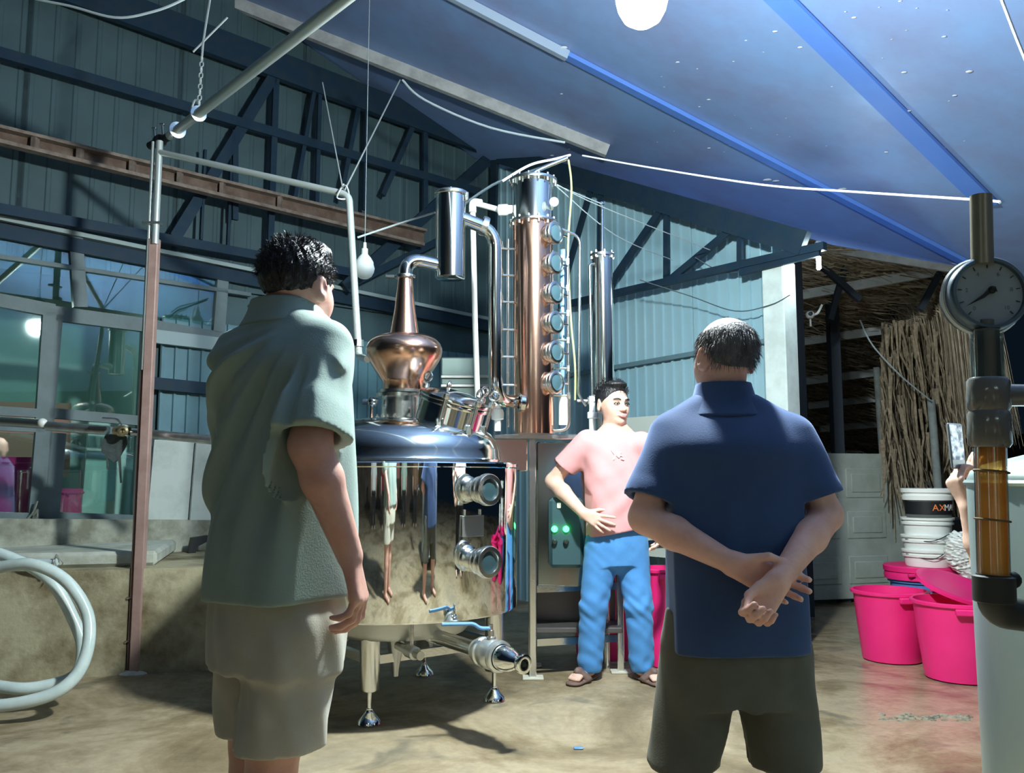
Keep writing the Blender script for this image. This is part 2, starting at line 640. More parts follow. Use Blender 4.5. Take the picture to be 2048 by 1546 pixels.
PL = lambda u, v: onWL(u, v, .16)
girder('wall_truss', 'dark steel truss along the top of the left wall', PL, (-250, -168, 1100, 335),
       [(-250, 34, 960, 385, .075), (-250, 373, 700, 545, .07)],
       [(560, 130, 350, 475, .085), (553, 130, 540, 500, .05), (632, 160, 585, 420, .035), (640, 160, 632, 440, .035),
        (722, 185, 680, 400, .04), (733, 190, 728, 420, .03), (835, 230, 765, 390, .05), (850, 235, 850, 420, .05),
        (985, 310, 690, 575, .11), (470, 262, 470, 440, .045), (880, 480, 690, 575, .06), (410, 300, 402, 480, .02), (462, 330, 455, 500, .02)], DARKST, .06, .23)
PB = lambda u, v: onWB(u, v, .16)
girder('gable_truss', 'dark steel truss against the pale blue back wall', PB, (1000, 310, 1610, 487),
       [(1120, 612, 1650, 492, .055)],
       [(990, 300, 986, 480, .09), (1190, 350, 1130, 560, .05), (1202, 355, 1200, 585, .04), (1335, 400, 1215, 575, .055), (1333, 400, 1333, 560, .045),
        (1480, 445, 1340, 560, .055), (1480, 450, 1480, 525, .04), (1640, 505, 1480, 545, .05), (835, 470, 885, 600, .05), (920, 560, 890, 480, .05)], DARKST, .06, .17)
# pale purlin just under the roof
t = obj('roof_purlin', MB().beam(onRoof(200, -101, -.05), onRoof(1215, 302, -.05), .06, .10, RN), PALEST)
tag(t, 'pale grey steel purlin under the roof running back to the corner', 'purlin')
t = obj('roof_purlin', MB().beam(onRoof(675, -128, -.035), onRoof(1135, 112, -.035), .05, .06, RN), mat('blue_grey_steel', (.33, .42, .55), .5, .1))
tag(t, 'short bluish steel purlin under the roof left of the lamp', 'purlin')
# rusty channel rail
RUST = mat('rusty_steel', (.12, .075, .055), .75, .3, col2=(.18, .13, .10), nscale=12, bump=.4)
RUSTP = mat('rusty_pale_flange', (.25, .20, .165), .75, .2, col2=(.15, .11, .09), nscale=14, bump=.3)
rt = thing('channel_rail', 'rusty steel channel rail hung level in front of the left wall', 'rail', onWL(0, 270, .3))
PR = lambda u, v: onWL(u, v, .32)
obj('upper_flange', MB().beam(PR(-250, 195), PR(850, 462), .07, .022), RUSTP, rt)
obj('lower_flange', MB().beam(PR(-250, 224), PR(845, 490), .07, .025), RUSTP, rt)
obj('web', MB().beam(onWL(-250, 209, .28), onWL(848, 476, .28), .012, .12), RUST, rt)
for u in (70, 160, 265, 360, 445, 560):
    obj('cleat', MB().box(PR(u, 270 + u * .2405), (.03, .05, .10)), RUSTP, rt)
# eave plate and pale conduit line of the glazed partition
PW = lambda u, v: onWL(u, v, .06)
WT = mat('partition_steel', (.20, .27, .29), .45, .4, col2=(.15, .20, .22), nscale=8)
WTL = mat('partition_rail_pale', (.30, .38, .39), .5, .0, spec=.25)
struct('trim_3', MB().beam(PW(-250, 386), PW(985, 640), .06, .03), WTL, 'thin pale rail running along the left wall', 'rail')
struct('trim_4', MB().beam(onWL(-250, 413, .04), onWL(985, 655, .04), .05, .10), DARKST, 'dark beam under the thin pale rail on the left wall', 'beam')

# glazed partition: frame bars and separate panes
PG = lambda u, v: onWL(u, v, .03)
ALU = mat('window_aluminium', (.11, .15, .16), .5, .0, col2=(.14, .19, .20), nscale=5, spec=.25)


def window(name, label, bars, panes):
    a = PG(bars[0][0], bars[0][1])
    w = None
    for k, (u0, v0, u1, v1, wd) in enumerate(bars):
        mb = MB().beam(PG(u0, v0), PG(u1, v1), .05, wd, (0, 0, 1) if abs(u1 - u0) > abs(v1 - v0) else A2)
        if w is None:
            w = struct(name, mb, ALU, label, 'window')
        else:
            obj('frame_bar', mb, ALU, w)
    for (q) in panes:
        pts = [PG(*c) for c in q]
        obj('pane', MB().prism(pts, B2 * .006), GLASS, w, smooth=0)
    return w


window('window_1', 'big sliding window in grey aluminium at the far left', [
    (-60, 590, 108, 622, .09), (103, 618, 88, 845, .11), (88, 845, 72, 1040, .10), (-60, 818, 95, 828, .06), (-60, 845, 90, 852, .09), (-60, 1033, 80, 1037, .07)],
    [[(-60, 605), (96, 632), (82, 818), (-60, 812)], [(-60, 862), (82, 868), (68, 1028), (-60, 1024)]])
window('window_2', 'sliding window with wet streaked panes left of the brown post', [
    (108, 627, 300, 652, .10), (118, 630, 100, 846, .04), (96, 826, 285, 842, .07), (95, 852, 290, 866, .05), (80, 1034, 285, 1041, .075), (291, 650, 272, 1040, .06), (112, 866, 98, 1030, .12)],
    [[(122, 640), (288, 660), (280, 832), (104, 820)], [(120, 868), (278, 874), (268, 1032), (106, 1028)]])
window('window_3', 'dark upper glazing under the eave on the left wall', [
    (-60, 505, 500, 590, .03), (150, 470, 160, 615, .09), (445, 548, 436, 665, .09), (300, 650, 470, 680, .08)],
    [[(-60, 440), (150, 475), (150, 605), (-60, 575)], [(165, 478), (440, 525), (436, 652), (160, 610)]])
# panels right of the post, below the rail
struct('trim_5', MB().beam(onWL(300, 672, .05), onWL(700, 720, .05), .05, .10), mat('panel_rail', (.25, .34, .36), .5), 'grey rail across the sheeting behind the man in green', 'rail')
struct('trim_6', MB().beam(onWL(300, 766, .05), onWL(420, 778, .05), .05, .09), DARKST, 'dark cross rail on the blue sheeting beside the brown post', 'rail')

# room behind the glazing
ROOMW = mat('room_wall_pale_green', (.42, .55, .52), .7, col2=(.34, .47, .45), nscale=2)
m = MB()
R0, R1, R2, R3 = WL(3.2, .55, -1.7), WL(9.2, .55, -1.7), WL(9.2, 2.9, -1.7), WL(3.2, 2.9, -1.7)
m.add([R0, R1, R2, R3], [(0, 1, 2, 3)])
m.add([WL(3.2, .55, -1.7), WL(3.2, 2.9, -1.7), WL(3.2, 2.9, -.05), WL(3.2, .55, -.05)], [(0, 1, 2, 3)])
m.add([WL(3.2, 2.9, -1.7), WL(9.2, 2.9, -1.7), WL(9.2, 2.9, -.05), WL(3.2, 2.9, -.05)], [(0, 1, 2, 3)])
m.add([WL(3.2, .66, -1.7), WL(9.2, .66, -1.7), WL(9.2, .66, -.03), WL(3.2, .66, -.03)], [(3, 2, 1, 0)])
struct('wall_inner', m, ROOMW, 'pale green walls of the room behind the left windows', 'wall', smooth=0)
ORANGE = mat('salmon_panel', (.62, .26, .20), .6)
c0 = PPL(60, 880, WL(0, 0, -1.4), B2)
tag(obj('salmon_board', MB().beam(PPL(-80, 880, WL(0, 0, -1.4), B2), PPL(140, 880, WL(0, 0, -1.4), B2), .03, .62), ORANGE),
    'salmon board standing in the room behind the far left window', 'board')

tag(obj('pale_panel', MB().beam(PPL(168, 950, WL(0, 0, -.5), B2), PPL(300, 954, WL(0, 0, -.5), B2), .03, .80), mat('pale_panel_paint', (.62, .74, .70), .6)),
    'pale green panel standing behind the lower pane of the streaked window', 'panel')
# concrete ledge with slabs
m = MB()
L0 = PF(-140, 1372)
L1 = PF(300, 1343)
L2 = PF(470, 1338)
ld = Vector((L2.x - L0.x, L2.y - L0.y, 0)).normalized()
ln = Vector((-ld.y, ld.x, 0))
lz = PPL(265, 1136, L1, ln).z
LEDGE = mat('stained_ledge_cement', (.42, .38, .25), .85, col2=(.12, .09, .04), nscale=2.6, nmix=(.44, .66), bump=.6, bscale=22)


def led(u, v=None, z=None, off=0.0):
    q = PPL(u, 1250, L0 - ln * off, ln)
    return Vector((q.x, q.y, 0))


m = MB()
fa, fb = led(-400), led(640)
gap0, gap1 = led(253), led(279)
back = WL(8.4, 0, .0), WL(1.2, 0, .0)
for (p, q, bk0, bk1) in ((fa, gap0, back[0], gap0 + ln * 1.6), (gap1, fb, gap1 + ln * 1.6, back[1])):
    pass
m.prism([fa, gap0, gap0 + ln * .10, gap1 + ln * .10, gap1, fb, WL(1.2, 0, .02), WL(8.4, 0, .02)], (0, 0, lz))
struct('wall_ledge', m, LEDGE, 'knee high stained concrete ledge below the left windows', 'ledge', smooth=0)
m = MB()
zz = lz
s0, s1 = led(-400) + ln * .18, led(300) + ln * .14
m.bbox(((s0 + s1) / 2 + ln * .5) + Vector((0, 0, zz + .045)), ((s1 - s0).length, 1.0, .09), .02, Matrix((ld, ln, Vector((0, 0, 1)))).transposed())
tag(obj('cement_slab', m, CEMENTL), 'pale cement slab lying on the ledge under the windows', 'slab')
m = MB()
m.beam(onWL(-80, 1075, .10), onWL(420, 1072, .10), .12, .24)
struct('baseboard_left', m, CEMENT, 'stained cement sill under the left windows', 'sill')
BOARD = mat('grimy_white_board', (.50, .56, .53), .6, col2=(.36, .41, .38), nscale=4, nmix=(.45, .7))
pb = PPL(330, 970, WL(0, 0, .10), B2)
tag(obj('white_board', MB().beam(onWL(300, 965, .10), onWL(380, 968, .10), .03, .62), BOARD), 'grimy white board behind the brown post', 'board')
tag(obj('white_board', MB().beam(onWL(384, 975, .13), onWL(470, 978, .13), .03, .75), BOARD), 'grimy white board left of the man in green', 'board')
tag(obj('metal_bracket', MB().prism([onWL(372, 1110, .3), onWL(380, 1075, .3), onWL(412, 1070, .3), onWL(412, 1082, .3), onWL(392, 1092, .3), onWL(384, 1112, .3)], -B2 * .04), BLACKM),
    'dark hooked bracket on the ledge left of the man in green', 'bracket')

# walls behind the photographer, seen only mirrored in the steel
REARM = mat('rear_brown_wall', (.10, .075, .06), .8, col2=(.16, .13, .10), nscale=2)
m = MB()
m.add([(-7.3, -5, 0), (5.5, -5, 0), (5.5, -5, 2.3), (-7.3, -5, 6.6)], [(3, 2, 1, 0)])
struct('wall_front', m, REARM, 'brown wall behind the photographer mirrored in the kettle', 'wall', smooth=0)
m = MB().box((-.1, -4.95, 1.5), (1.5, .06, 1.1))
struct('door_1', m, ORANGE, 'salmon hatch behind the photographer mirrored in the kettle', 'hatch')
# ------------------------------------------------------------------ jacketed kettle
MIRROR = mat('mirror_jacket_steel', (0.84, 0.87, 0.85), 0.035, 1.0)
KX, KY = -0.575, 4.372
KO = Vector((KX, KY, 0))
kt = thing('still_kettle', 'big polished steel kettle on four legs in the middle', 'kettle', KO)
body = obj('body', MB().lathe([(.0, .50), (.55, .50), (.598, .503), (.60, .51), (.60, 1.185), (.606, 1.19), (.606, 1.205), (.60, 1.212), (.53, 1.214), (.50, 1.214)], KO, n=96), MIRROR, kt)
dome = obj('dome', MB().lathe([(.505, 1.213), (.515, 1.216), (.518, 1.228), (.512, 1.24), (.508, 1.275), (.495, 1.32), (.465, 1.36), (.41, 1.395), (.33, 1.418), (.24, 1.432), (.14, 1.44), (.0, 1.443)], KO, n=96), STEEL, kt)
obj('sump', MB().lathe([(.36, .50), (.36, .41), (.34, .385), (.20, .37), (0, .365)], KO, n=48), STEELD, kt)
obj('drain_nozzle', MB().lathe([(.045, .0), (.04, -.06), (.018, -.16), (.014, -.2), (0, -.2)], KO + Vector((.02, -.20, .40)), n=20), STEELD, kt)
legp = [PF(738, 1449), PF(988, 1402)]
e = legp[1] - legp[0]
pe = Vector((-e.y, e.x, 0))
legp += [legp[1] + pe, legp[0] + pe]
for p in legp:
    lg = obj('leg', MB().lathe([(.0, .52), (.048, .52), (.048, .16), (.044, .152), (.0, .152)], Vector((p.x, p.y, 0)), n=24), STEEL2, kt)
    obj('foot', MB().lathe([(0, .158), (.011, .158), (.011, .075), (.018, .073), (.018, .06), (.022, .055), (.034, .04), (.052, .022), (.056, .006), (.05, 0), (0, 0)], Vector((p.x, p.y, 0)), n=28), STEEL, lg)
for k in range(4):
    a, b = legp[k], legp[(k + 1) % 4]
    d = (b - a).normalized() * .045
    obj('stretcher', MB().beam(a + d + Vector((0, 0, .29)), b - d + Vector((0, 0, .29)), .03, .04), STEEL2, kt)


def azim(deg):
    return Vector((math.sin(math.radians(deg)), -math.cos(math.radians(deg)), 0))


# two sight ports on the jacket and the plate between them
for v, nm in ((979, 'upper'), (1121, 'lower')):
    ax = azim(42)
    q = P(948, v, KY - .60 * math.cos(math.radians(42)))
    c = KO + ax * .575
    c.z = q.z
    sp = obj('sight_port', MB().lathe([(.0, 0), (.052, 0), (.052, .045), (.056, .055), (.06, .06), (.062, .075), (.06, .088), (.056, .092), (.055, .10), (.07, .104), (.073, .112), (.072, .135), (.068, .140), (.05, .141), (.046, .132), (.046, .125)], c, ax, 32), STEEL2, kt)
    obj('lens', MB().lathe([(.047, .127), (.03, .130), (0, .131)], c, ax, 32), SIGHT, sp)
c = KO + azim(41) * .607
c.z = P(962, 1052, KY - .45).z
Rn = Matrix((azim(41 + 90), azim(41) * -1, Vector((0, 0, 1)))).transposed()
pl = obj('name_plate', MB().bbox(c, (.125, .006, .095), .002, Rn), mat('plate_grey', (.33, .35, .34), .35, .7), kt)
for sx in (-1, 1):
    obj('plate_bracket', MB().beam(c + azim(131) * .045 * sx + Vector((0, 0, .05)) - azim(41) * .004, c + azim(131) * .045 * sx + Vector((0, 0, .075)) - azim(41) * .004, .008, .006), STEEL2, kt)
# outlet run with ball valve and reducer
ax = azim(39)
base = KO + Vector((0, 0, .405))
ax2 = (ax + Vector((0, 0, -.03))).normalized()
obj('outlet_pipe', MB().lathe([(.033, .0), (.033, .66)], base + ax * .05, ax2, 20), STEEL2, kt)
vv = base + ax2 * .66
vb = obj('outlet_valve', MB().lathe([(0, 0), (.042, 0), (.046, .004), (.046, .03), (.06, .035), (.064, .045), (.064, .06), (.058, .066), (.064, .085), (.066, .11), (.064, .135), (.058, .15), (.066, .153), (.068, .165), (.066, .178), (.055, .182)], vv, ax2, 32), mat('cast_valve_steel', (.74, .78, .76), .3, .85), kt)
obj('reducer', MB().lathe([(.052, .182), (.053, .215), (.047, .245), (.033, .275), (.025, .29), (.025, .31), (.038, .314), (.041, .322), (.04, .335), (.032, .338), (.022, .336), (.021, .30)], vv, ax2, 32), STEEL, vb)
hp = vv + ax2 * .11
obj('valve_stem', MB().lathe([(.022, .055), (.022, .072), (.013, .076), (.013, .10), (.009, .102), (.009, .125), (0, .126)], hp, (0, 0, 1), 16), STEEL2, vb)
HB = mat('blue_lever', (.16, .36, .72), .4)
lv = Vector((-.98, -.2, 0))
obj('lever', MB().tube(bendpath([hp + Vector((0, 0, .108)), hp + lv * .05 + Vector((0, 0, .11)), hp + lv * .075 + Vector((0, 0, .13)), hp + lv * .215 + Vector((0, 0, .132))], .02), .008, 8), HB, vb)
# second small valve behind, lever only just seen
q = KO + azim(8) * .30 + Vector((0, 0, .36))
v2 = obj('drain_valve', MB().lathe([(.02, .0), (.02, .10), (.03, .105), (.03, .17), (.02, .175), (.02, .22), (0, .22)], q, (azim(35) + Vector((0, 0, -.05))).normalized(), 20), STEELD, kt)
h2 = q + azim(35) * .135
obj('lever', MB().tube(bendpath([h2 + Vector((0, 0, .13)), h2 + lv * .03 + Vector((0, 0, .145)), h2 + lv * .16 + Vector((0, 0, .146))], .02), .007, 8), HB, v2)
obj('stem_nut', MB().lathe([(.009, .0), (.009, .115), (.014, .118), (.014, .135), (0, .14)], h2 + Vector((0, 0, .01)), (0, 0, 1), 8), STEEL2, v2)
# neck flange for the still head
NX = Vector((P(800, 810, KY).x, KY + .02, 0))
nz0 = 1.425
nk = obj('neck', MB().lathe([(.135, nz0), (.135, nz0 + .018), (.10, nz0 + .02), (.098, nz0 + .125), (.128, nz0 + .128), (.13, nz0 + .145), (.10, nz0 + .147)], NX, n=48), STEEL2, kt)
for k in range(10):
    th = k * math.pi / 5 + .2
    p = NX + Vector((math.cos(th) * .118, math.sin(th) * .118, nz0 + .018))
    obj('bolt', MB().lathe([(.011, 0), (.011, .012), (.006, .013), (.006, .02), (0, .02)], p, n=6), STEEL2, nk)
# clamp lugs at the left of the neck
cl = NX + Vector((-.135, -.06, nz0 + .10))
obj('clamp_lug', MB().ball(cl, .028, 12, (1, 1, .9)).tube([cl + Vector((-.05, 0, -.0)), cl + Vector((.03, 0, 0))], .014, 8).tube([cl + Vector((-.005, 0, 0)), cl + Vector((-.005, 0, -.10))], .01, 8).ball(cl + Vector((-.005, 0, -.105)), .018, 8), STEEL, nk)
# tilted manway with lid, clamps and eye nuts
mc = P(893, 842, KY - .16)
mc.z = 1.385
max_ = Vector((.27, -.16, .95)).normalized()
mw = obj('manway', MB().lathe([(.170, -.06), (.166, .0), (.165, .115), (.176, .118), (.178, .128), (.176, .136), (.165, .138)], mc, max_, 56), STEEL, kt)
lid = obj('lid', MB().lathe([(.178, .139), (.180, .146), (.178, .156), (.160, .162), (.12, .178), (.06, .190), (0, .193)], mc, max_, 56), STEEL, mw)
e1 = (Vector((1, 0, 0)) - max_ * max_.x).normalized()
e2 = max_.cross(e1)
for th in (-100, -50, 0, 45, 150):
    r = math.radians(th)
    d = e1 * math.cos(r) + e2 * math.sin(r)
    p = mc + d * .187
    cp = obj('swing_clamp', MB().tube([p + max_ * .03, p + max_ * .185], .009, 10).bbox(p + max_ * .035 - d * .006, (.03, .03, .05), .006).lathe([(.016, .155), (.018, .16), (.018, .178), (.012, .182)], p, max_, 12), STEEL2, mw)
    obj('eye_nut', MB().ring(p + max_ * .215, .022, .0065, d.cross(max_), 20, 8), STEEL2, cp)
# dome fitting with hose barb
p = P(940, 830, KY + .25)
p.z = 1.395
obj('hose_barb', MB().lathe([(.02, 0), (.02, .05), (.014, .055), (.014, .10), (.026, .102), (.026, .118), (.013, .12), (.016, .135), (.012, .14), (.015, .155), (.011, .16), (.014, .175), (.008, .19), (0, .19)], p, n=14).tube([p + Vector((-.06, 0, .11)), p + Vector((.02, 0, .11))], .008, 8), STEEL2, kt)

# ------------------------------------------------------------------ copper still head
HX = Vector((P(807, 740, KY).x, KY + .02, 0))
z_ = lambda v: P(807, v, HX.y).z
sh = thing('copper_alembic', 'onion shaped copper still head with tapering neck on the kettle', 'still head', HX + Vector((0, 0, nz0 + .147)))
zb = nz0 + .147
obj('base_flange', MB().lathe([(.10, zb), (.132, zb + .001), (.132, zb + .016), (.112, zb + .018)], HX, n=48), STEEL2, sh)
zo = z_(703)
on = obj('onion', MB().lathe([(.108, zb + .014), (.108, zb + .06), (.118, zb + .072), (.150, zb + .12), (.178, zb + .165), (.193, zo - .028), (.198, zo), (.197, zo + .016), (.188, zo + .040), (.168, zo + .062), (.135, zo + .079), (.10, zo + .087), (.076, zo + .09), (.0, zo + .092)], HX, n=72), COPPER, sh)
zc0, zc1 = zo + .085, z_(556)
obj('tapered_neck', MB().lathe([(.078, zc0 - .002), (.076, zc0 + .01), (.055, zc0 + (zc1 - zc0) * .45), (.038, zc1)], HX, n=40), COPPER, sh)
fl = obj('clamp_ring', MB().lathe([(.036, zc1 - .006), (.052, zc1 - .003), (.054, zc1 + .006), (.052, zc1 + .014), (.036, zc1 + .018)], HX, n=32).tube([HX + Vector((-.055, -.01, zc1 + .006)), HX + Vector((-.10, -.01, zc1 + .006))], .010, 8), STEEL2, sh)
# vapour elbow and catch drum
dr = P(901, 470, KY + .10)
drz0, drz1 = P(901, 557, dr.y).z, P(901, 392, dr.y).z
DR = Vector((dr.x, dr.y, 0))
vt = thing('vapour_drum', 'shiny steel drum and swan neck pipe between still head and column', 'drum', DR + Vector((0, 0, drz0)))
ze = P(830, 530, KY).z
obj('swan_neck', MB().tube(bendpath([HX + Vector((0, 0, zc1 - .16)), HX + Vector((0, 0, ze + .045)), Vector((DR.x - .05, DR.y - .01, P(885, 532, DR.y).z))], .13, 14), .036, 20), STEEL, vt)
obj('drum', MB().lathe([(0, drz0), (.076, drz0), (.080, drz0 + .003), (.080, drz1 - .02), (.080, drz1)], DR, n=48), STEEL, vt)
obj('drum_lid', MB().lathe([(.082, drz1 - .002), (.092, drz1), (.094, drz1 + .01), (.091, drz1 + .018), (.05, drz1 + .026), (.0, drz1 + .03)], DR, n=48), STEEL2, vt)
obj('lid_clamp', MB().bbox(DR + Vector((.088, -.02, drz1 - .01)), (.02, .02, .05), .004), STEEL2, vt)
obj('lid_knob', MB().tube([DR + Vector((0, 0, drz1 + .02)), DR + Vector((0, 0, drz1 + .05))], .006, 8), STEEL2, vt)
# column position
CX_ = P(1067, 620, 4.86)
CO = Vector((CX_.x, CX_.y, 0))
jx = lambda u, v, y: P(u, v, y)
path = [Vector((DR.x + .06, DR.y, P(930, 437, DR.y).z)), P(985, 462, DR.y + .06), P(1000, 520, DR.y + .10), P(992, 770, DR.y + .10), P(1010, 800, DR.y + .14), Vector((CO.x - .08, CO.y - .06, P(1040, 812, CO.y).z))]
obj('down_pipe', MB().tube(bendpath([path[0], P(990, 463, DR.y + .07), P(990, 800, DR.y + .10), Vector((CO.x - .09, CO.y - .06, P(1040, 806, CO.y).z))], .13, 12), .037, 20), STEEL, vt)
q0, q1 = P(965, 450, DR.y + .05), P(972, 453, DR.y + .055)
obj('pipe_clamp', MB().lathe([(.036, -.02), (.052, -.016), (.054, 0), (.052, .016), (.036, .02)], P(968, 452, DR.y + .05), (q1 - q0).normalized(), 24), STEEL2, vt)
obj('pipe_collar', MB().lathe([(.036, -.015), (.05, -.012), (.05, .012), (.036, .015)], P(1043, 806, CO.y - .10), Vector((1, .3, -.1)).normalized(), 24), STEEL, vt)

# ------------------------------------------------------------------ rectifying column
zc = lambda v: P(1067, v, CO.y).z
CR = .118
ct = thing('rectifying_column', 'tall copper rectifying column with a row of sight glasses', 'column', CO + Vector((0, 0, zc(868))))
obj('copper_tube', MB().lathe([(0, zc(868)), (CR, zc(868)), (CR, zc(449))], CO, n=64), COPPERW, ct)
obj('steel_top', MB().lathe([(CR * .98, zc(446)), (CR * .98, zc(366))], CO, n=64), STEEL, ct)
for v in (447, 364):
    z = zc(v)
    fg = obj('flange', MB().lathe([(CR - .005, z - .008), (CR + .024, z - .008), (CR + .026, z), (CR + .024, z + .008), (0 if v == 364 else CR - .01, z + .01)], CO, n=64), STEEL2, ct)
    for k in range(14):
        th = 2 * math.pi * k / 14
        obj('bolt', MB().lathe([(.0, -.026), (.007, -.026), (.007, .022), (0, .022)], CO + Vector((math.cos(th) * (CR + .013), math.sin(th) * (CR + .013), z)), n=6), STEEL2, fg)
sd = Vector((.72, -.69, 0)).normalized()
for k, v in enumerate((477, 536, 594, 652, 710, 769)):
    c = CO + sd * (CR - .015)
    c.z = zc(v)
    s_ = obj('sight_port', MB().lathe([(.050, 0), (.050, .028), (.058, .031), (.062, .036), (.062, .046), (.057, .05), (.064, .053), (.066, .058), (.066, .072), (.060, .077), (.048, .078), (.045, .070)], c, sd, 28), STEEL2, ct)
    obj('lens', MB().lathe([(.047, .070), (.03, .074), (0, .075)], c, sd, 28), mat('column_lens', (.07, .14, .17), .05, .0, spec=.9, coat=.6), s_)
    obj('port_clip', MB().tube([c + sd * .062 + Vector((.05, .045, 0)), c + sd * .062 + Vector((.075, .07, 0))], .007, 8), STEEL2, s_)
# sampling rail right of the ports
rx = P(1136, 640, CO.y - .02)
rl = obj('side_rail', MB().tube([Vector((rx.x, rx.y, zc(515))), Vector((rx.x, rx.y, zc(800))), ], .009, 10), STEEL2, ct)
for v in (525, 578, 628, 682, 738, 792):
    z = zc(v)
    obj('side_valve', MB().tube([CO + Vector((CR * .8, -.03, z - CO.z)), Vector((rx.x, rx.y, z))], .008, 8).bbox((rx.x, rx.y, z), (.022, .022, .04), .004).tube([Vector((rx.x - .035, rx.y - .01, z + .005)), Vector((rx.x - .035, rx.y - .01, z + .035))], .005, 6), STEEL2, ct)
obj('drain_loop', MB().tube(bendpath([Vector((rx.x, rx.y, zc(800))), Vector((rx.x, rx.y, zc(860))), Vector((CO.x + .10, CO.y - .02, zc(862)))], .05), .009, 10), STEEL2, ct)
lx = P(1016, 640, CO.y - .02)
obj('left_rail', MB().tube([Vector((lx.x, lx.y, zc(480))), Vector((lx.x, lx.y, zc(855)))], .007, 8), STEEL2, ct)
for v in (500, 553, 606, 661, 715, 771):
    z = zc(v)
    q = Vector((lx.x, lx.y, z))
    obj('left_valve', MB().tube([CO + Vector((-CR * .9, -.02, z)) - Vector((0, 0, CO.z)), q], .008, 8).tube([q, q + Vector((-.045, -.015, .0))], .008, 8).tube([q + Vector((-.03, -.02, 0)), q + Vector((-.035, -.03, .04))], .004, 6).ring(q + Vector((-.045, -.015, 0)), .014, .005, (1, 0, 0), 14, 6), STEEL2, ct)
# top elbow pipe, globe fitting, water line
obj('top_pipe', MB().tube(bendpath([CO + Vector((0, 0, zc(364))), CO + Vector((0, 0, zc(345))), P(1100, 330, CO.y), P(1135, 316, CO.y)], .06), .013, 10), STEEL2, ct)
g = P(1108, 404, CO.y - .12)
obj('globe_gauge', MB().ball(g, .028, 16).tube([g, CO + Vector((CR * .9, -.05, g.z - .02))], .009, 8), mat('white_globe', (.8, .86, .86), .3), ct)
obj('cooling_line', MB().tube(bendpath([P(1118, 456, CO.y - .02), P(1160, 474, CO.y + .02), P(1157, 790, CO.y + .02), P(1172, 812, CO.y + .03)], .05), .009, 10), STEEL2, ct)
obj('blue_pipe', MB().tube([P(1127, 500, CO.y + .08), P(1124, 860, CO.y + .08)], .020, 12), mat('blue_pipe_paint', (.25, .5, .75), .3, .2), ct)
obj('gauge_glass', MB().tube([P(1127, 795, CO.y + .0), P(1127, 850, CO.y)], .028, 14), mat('white_canister', (.75, .85, .88), .3), ct)

# ------------------------------------------------------------------ tube condenser
NO = P(1206, 640, 5.25)
zn = lambda v: P(1206, v, NO.y).z
NO = Vector((NO.x, NO.y, 0))
nt_ = thing('tube_condenser', 'slim shiny steel condenser cylinder right of the copper column', 'condenser', NO + Vector((0, 0, zn(880))))
obj('shell', MB().lathe([(0, zn(880)), (.064, zn(880)), (.064, zn(512))], NO, n=48), STEEL, nt_)
fg = obj('flange', MB().lathe([(.06, zn(512) - .006), (.078, zn(512) - .005), (.078, zn(512) + .01), (0, zn(512) + .014)], NO, n=40), STEEL2, nt_)
for k in range(8):
    th = k * math.pi / 4 + .1
    obj('bolt', MB().lathe([(.0, -.02), (.008, -.02), (.008, .025), (0, .025)], NO + Vector((math.cos(th) * .07, math.sin(th) * .07, zn(512))), n=6), STEEL2, fg)
obj('inlet_pipe', MB().tube([NO + Vector((0, 0, zn(512))), NO + Vector((0, 0, zn(408)))], .012, 12).ball(NO + Vector((0, 0, zn(408))), .018, 10), STEEL, nt_)
obj('side_pipe', MB().tube(bendpath([NO + Vector((-.05, -.03, zn(530))), NO + Vector((-.085, -.04, zn(532))), NO + Vector((-.075, -.04, zn(835)))], .03), .009, 10), STEEL2, nt_)
obj('side_valve', MB().bbox(NO + Vector((-.09, -.05, zn(803))), (.04, .03, .05), .006).tube([NO + Vector((-.17, -.05, zn(803))), NO + Vector((-.03, -.05, zn(803)))], .012, 10).ring(NO + Vector((-.06, -.07, zn(800))), .022, .006, (0, 1, 0), 16, 6), STEEL2, nt_)
obj('drain_leg', MB().lathe([(.02, 0), (.02, .08), (.03, .085), (.03, .12), (.018, .125), (.018, .22)], NO + Vector((-.08, -.06, zn(865))), n=14), PVC, nt_)
obj('leg_post', MB().tube([NO + Vector((0, 0, zn(880))), NO], .022, 12), STEEL2, nt_)

# ------------------------------------------------------------------ column cabinet
FR = PF(1066, 1357)
cb = thing('steel_cabinet', 'mirror steel cabinet on box section legs under the copper column', 'cabinet', FR)
ztop = zc(867)
x0, y0 = FR.x, FR.y
x1, y1 = x0 + .40, y0 + .30
cab0, cab1 = P(1062, 900, y0).x, P(1165, 900, y0).x
zbot = P(1070, 1178, y0).z
obj('top_plate', MB().bbox(((x0 - .13 + x0 + .30) / 2, y0 + .11, ztop - .015), (.62, .34, .03), .005), STEEL2, cb)
dp = MB().bbox(((x0 + .03 + cab1 + .02) / 2, y0 + .16, (ztop - .03 + zbot) / 2), (cab1 - x0, .28, ztop - zbot - .05), .008)
cpan = obj('panel_box', dp, mat('cabinet_mirror', (.50, .58, .58), .12, 1.0), cb)
obj('side_panel', MB().bbox((x0 - .13, y0 + .12, (ztop + P(1020, 950, y0).z) / 2), (.20, .30, ztop - P(1020, 935, y0).z), .006), STEEL, cb)
for dx, dy in ((0, 0), (.52, .15), (0, .32), (.52, .42)):
    lg = obj('leg', MB().bbox((x0 + dx, y0 + dy, (ztop - .03) / 2), (.04, .04, ztop - .03), .004), STEEL2, cb)
    obj('base_plate', MB().bbox((x0 + dx, y0 + dy, .006), (.12, .09, .012), .003), mat('plate_cement', (.55, .53, .45), .7), lg)
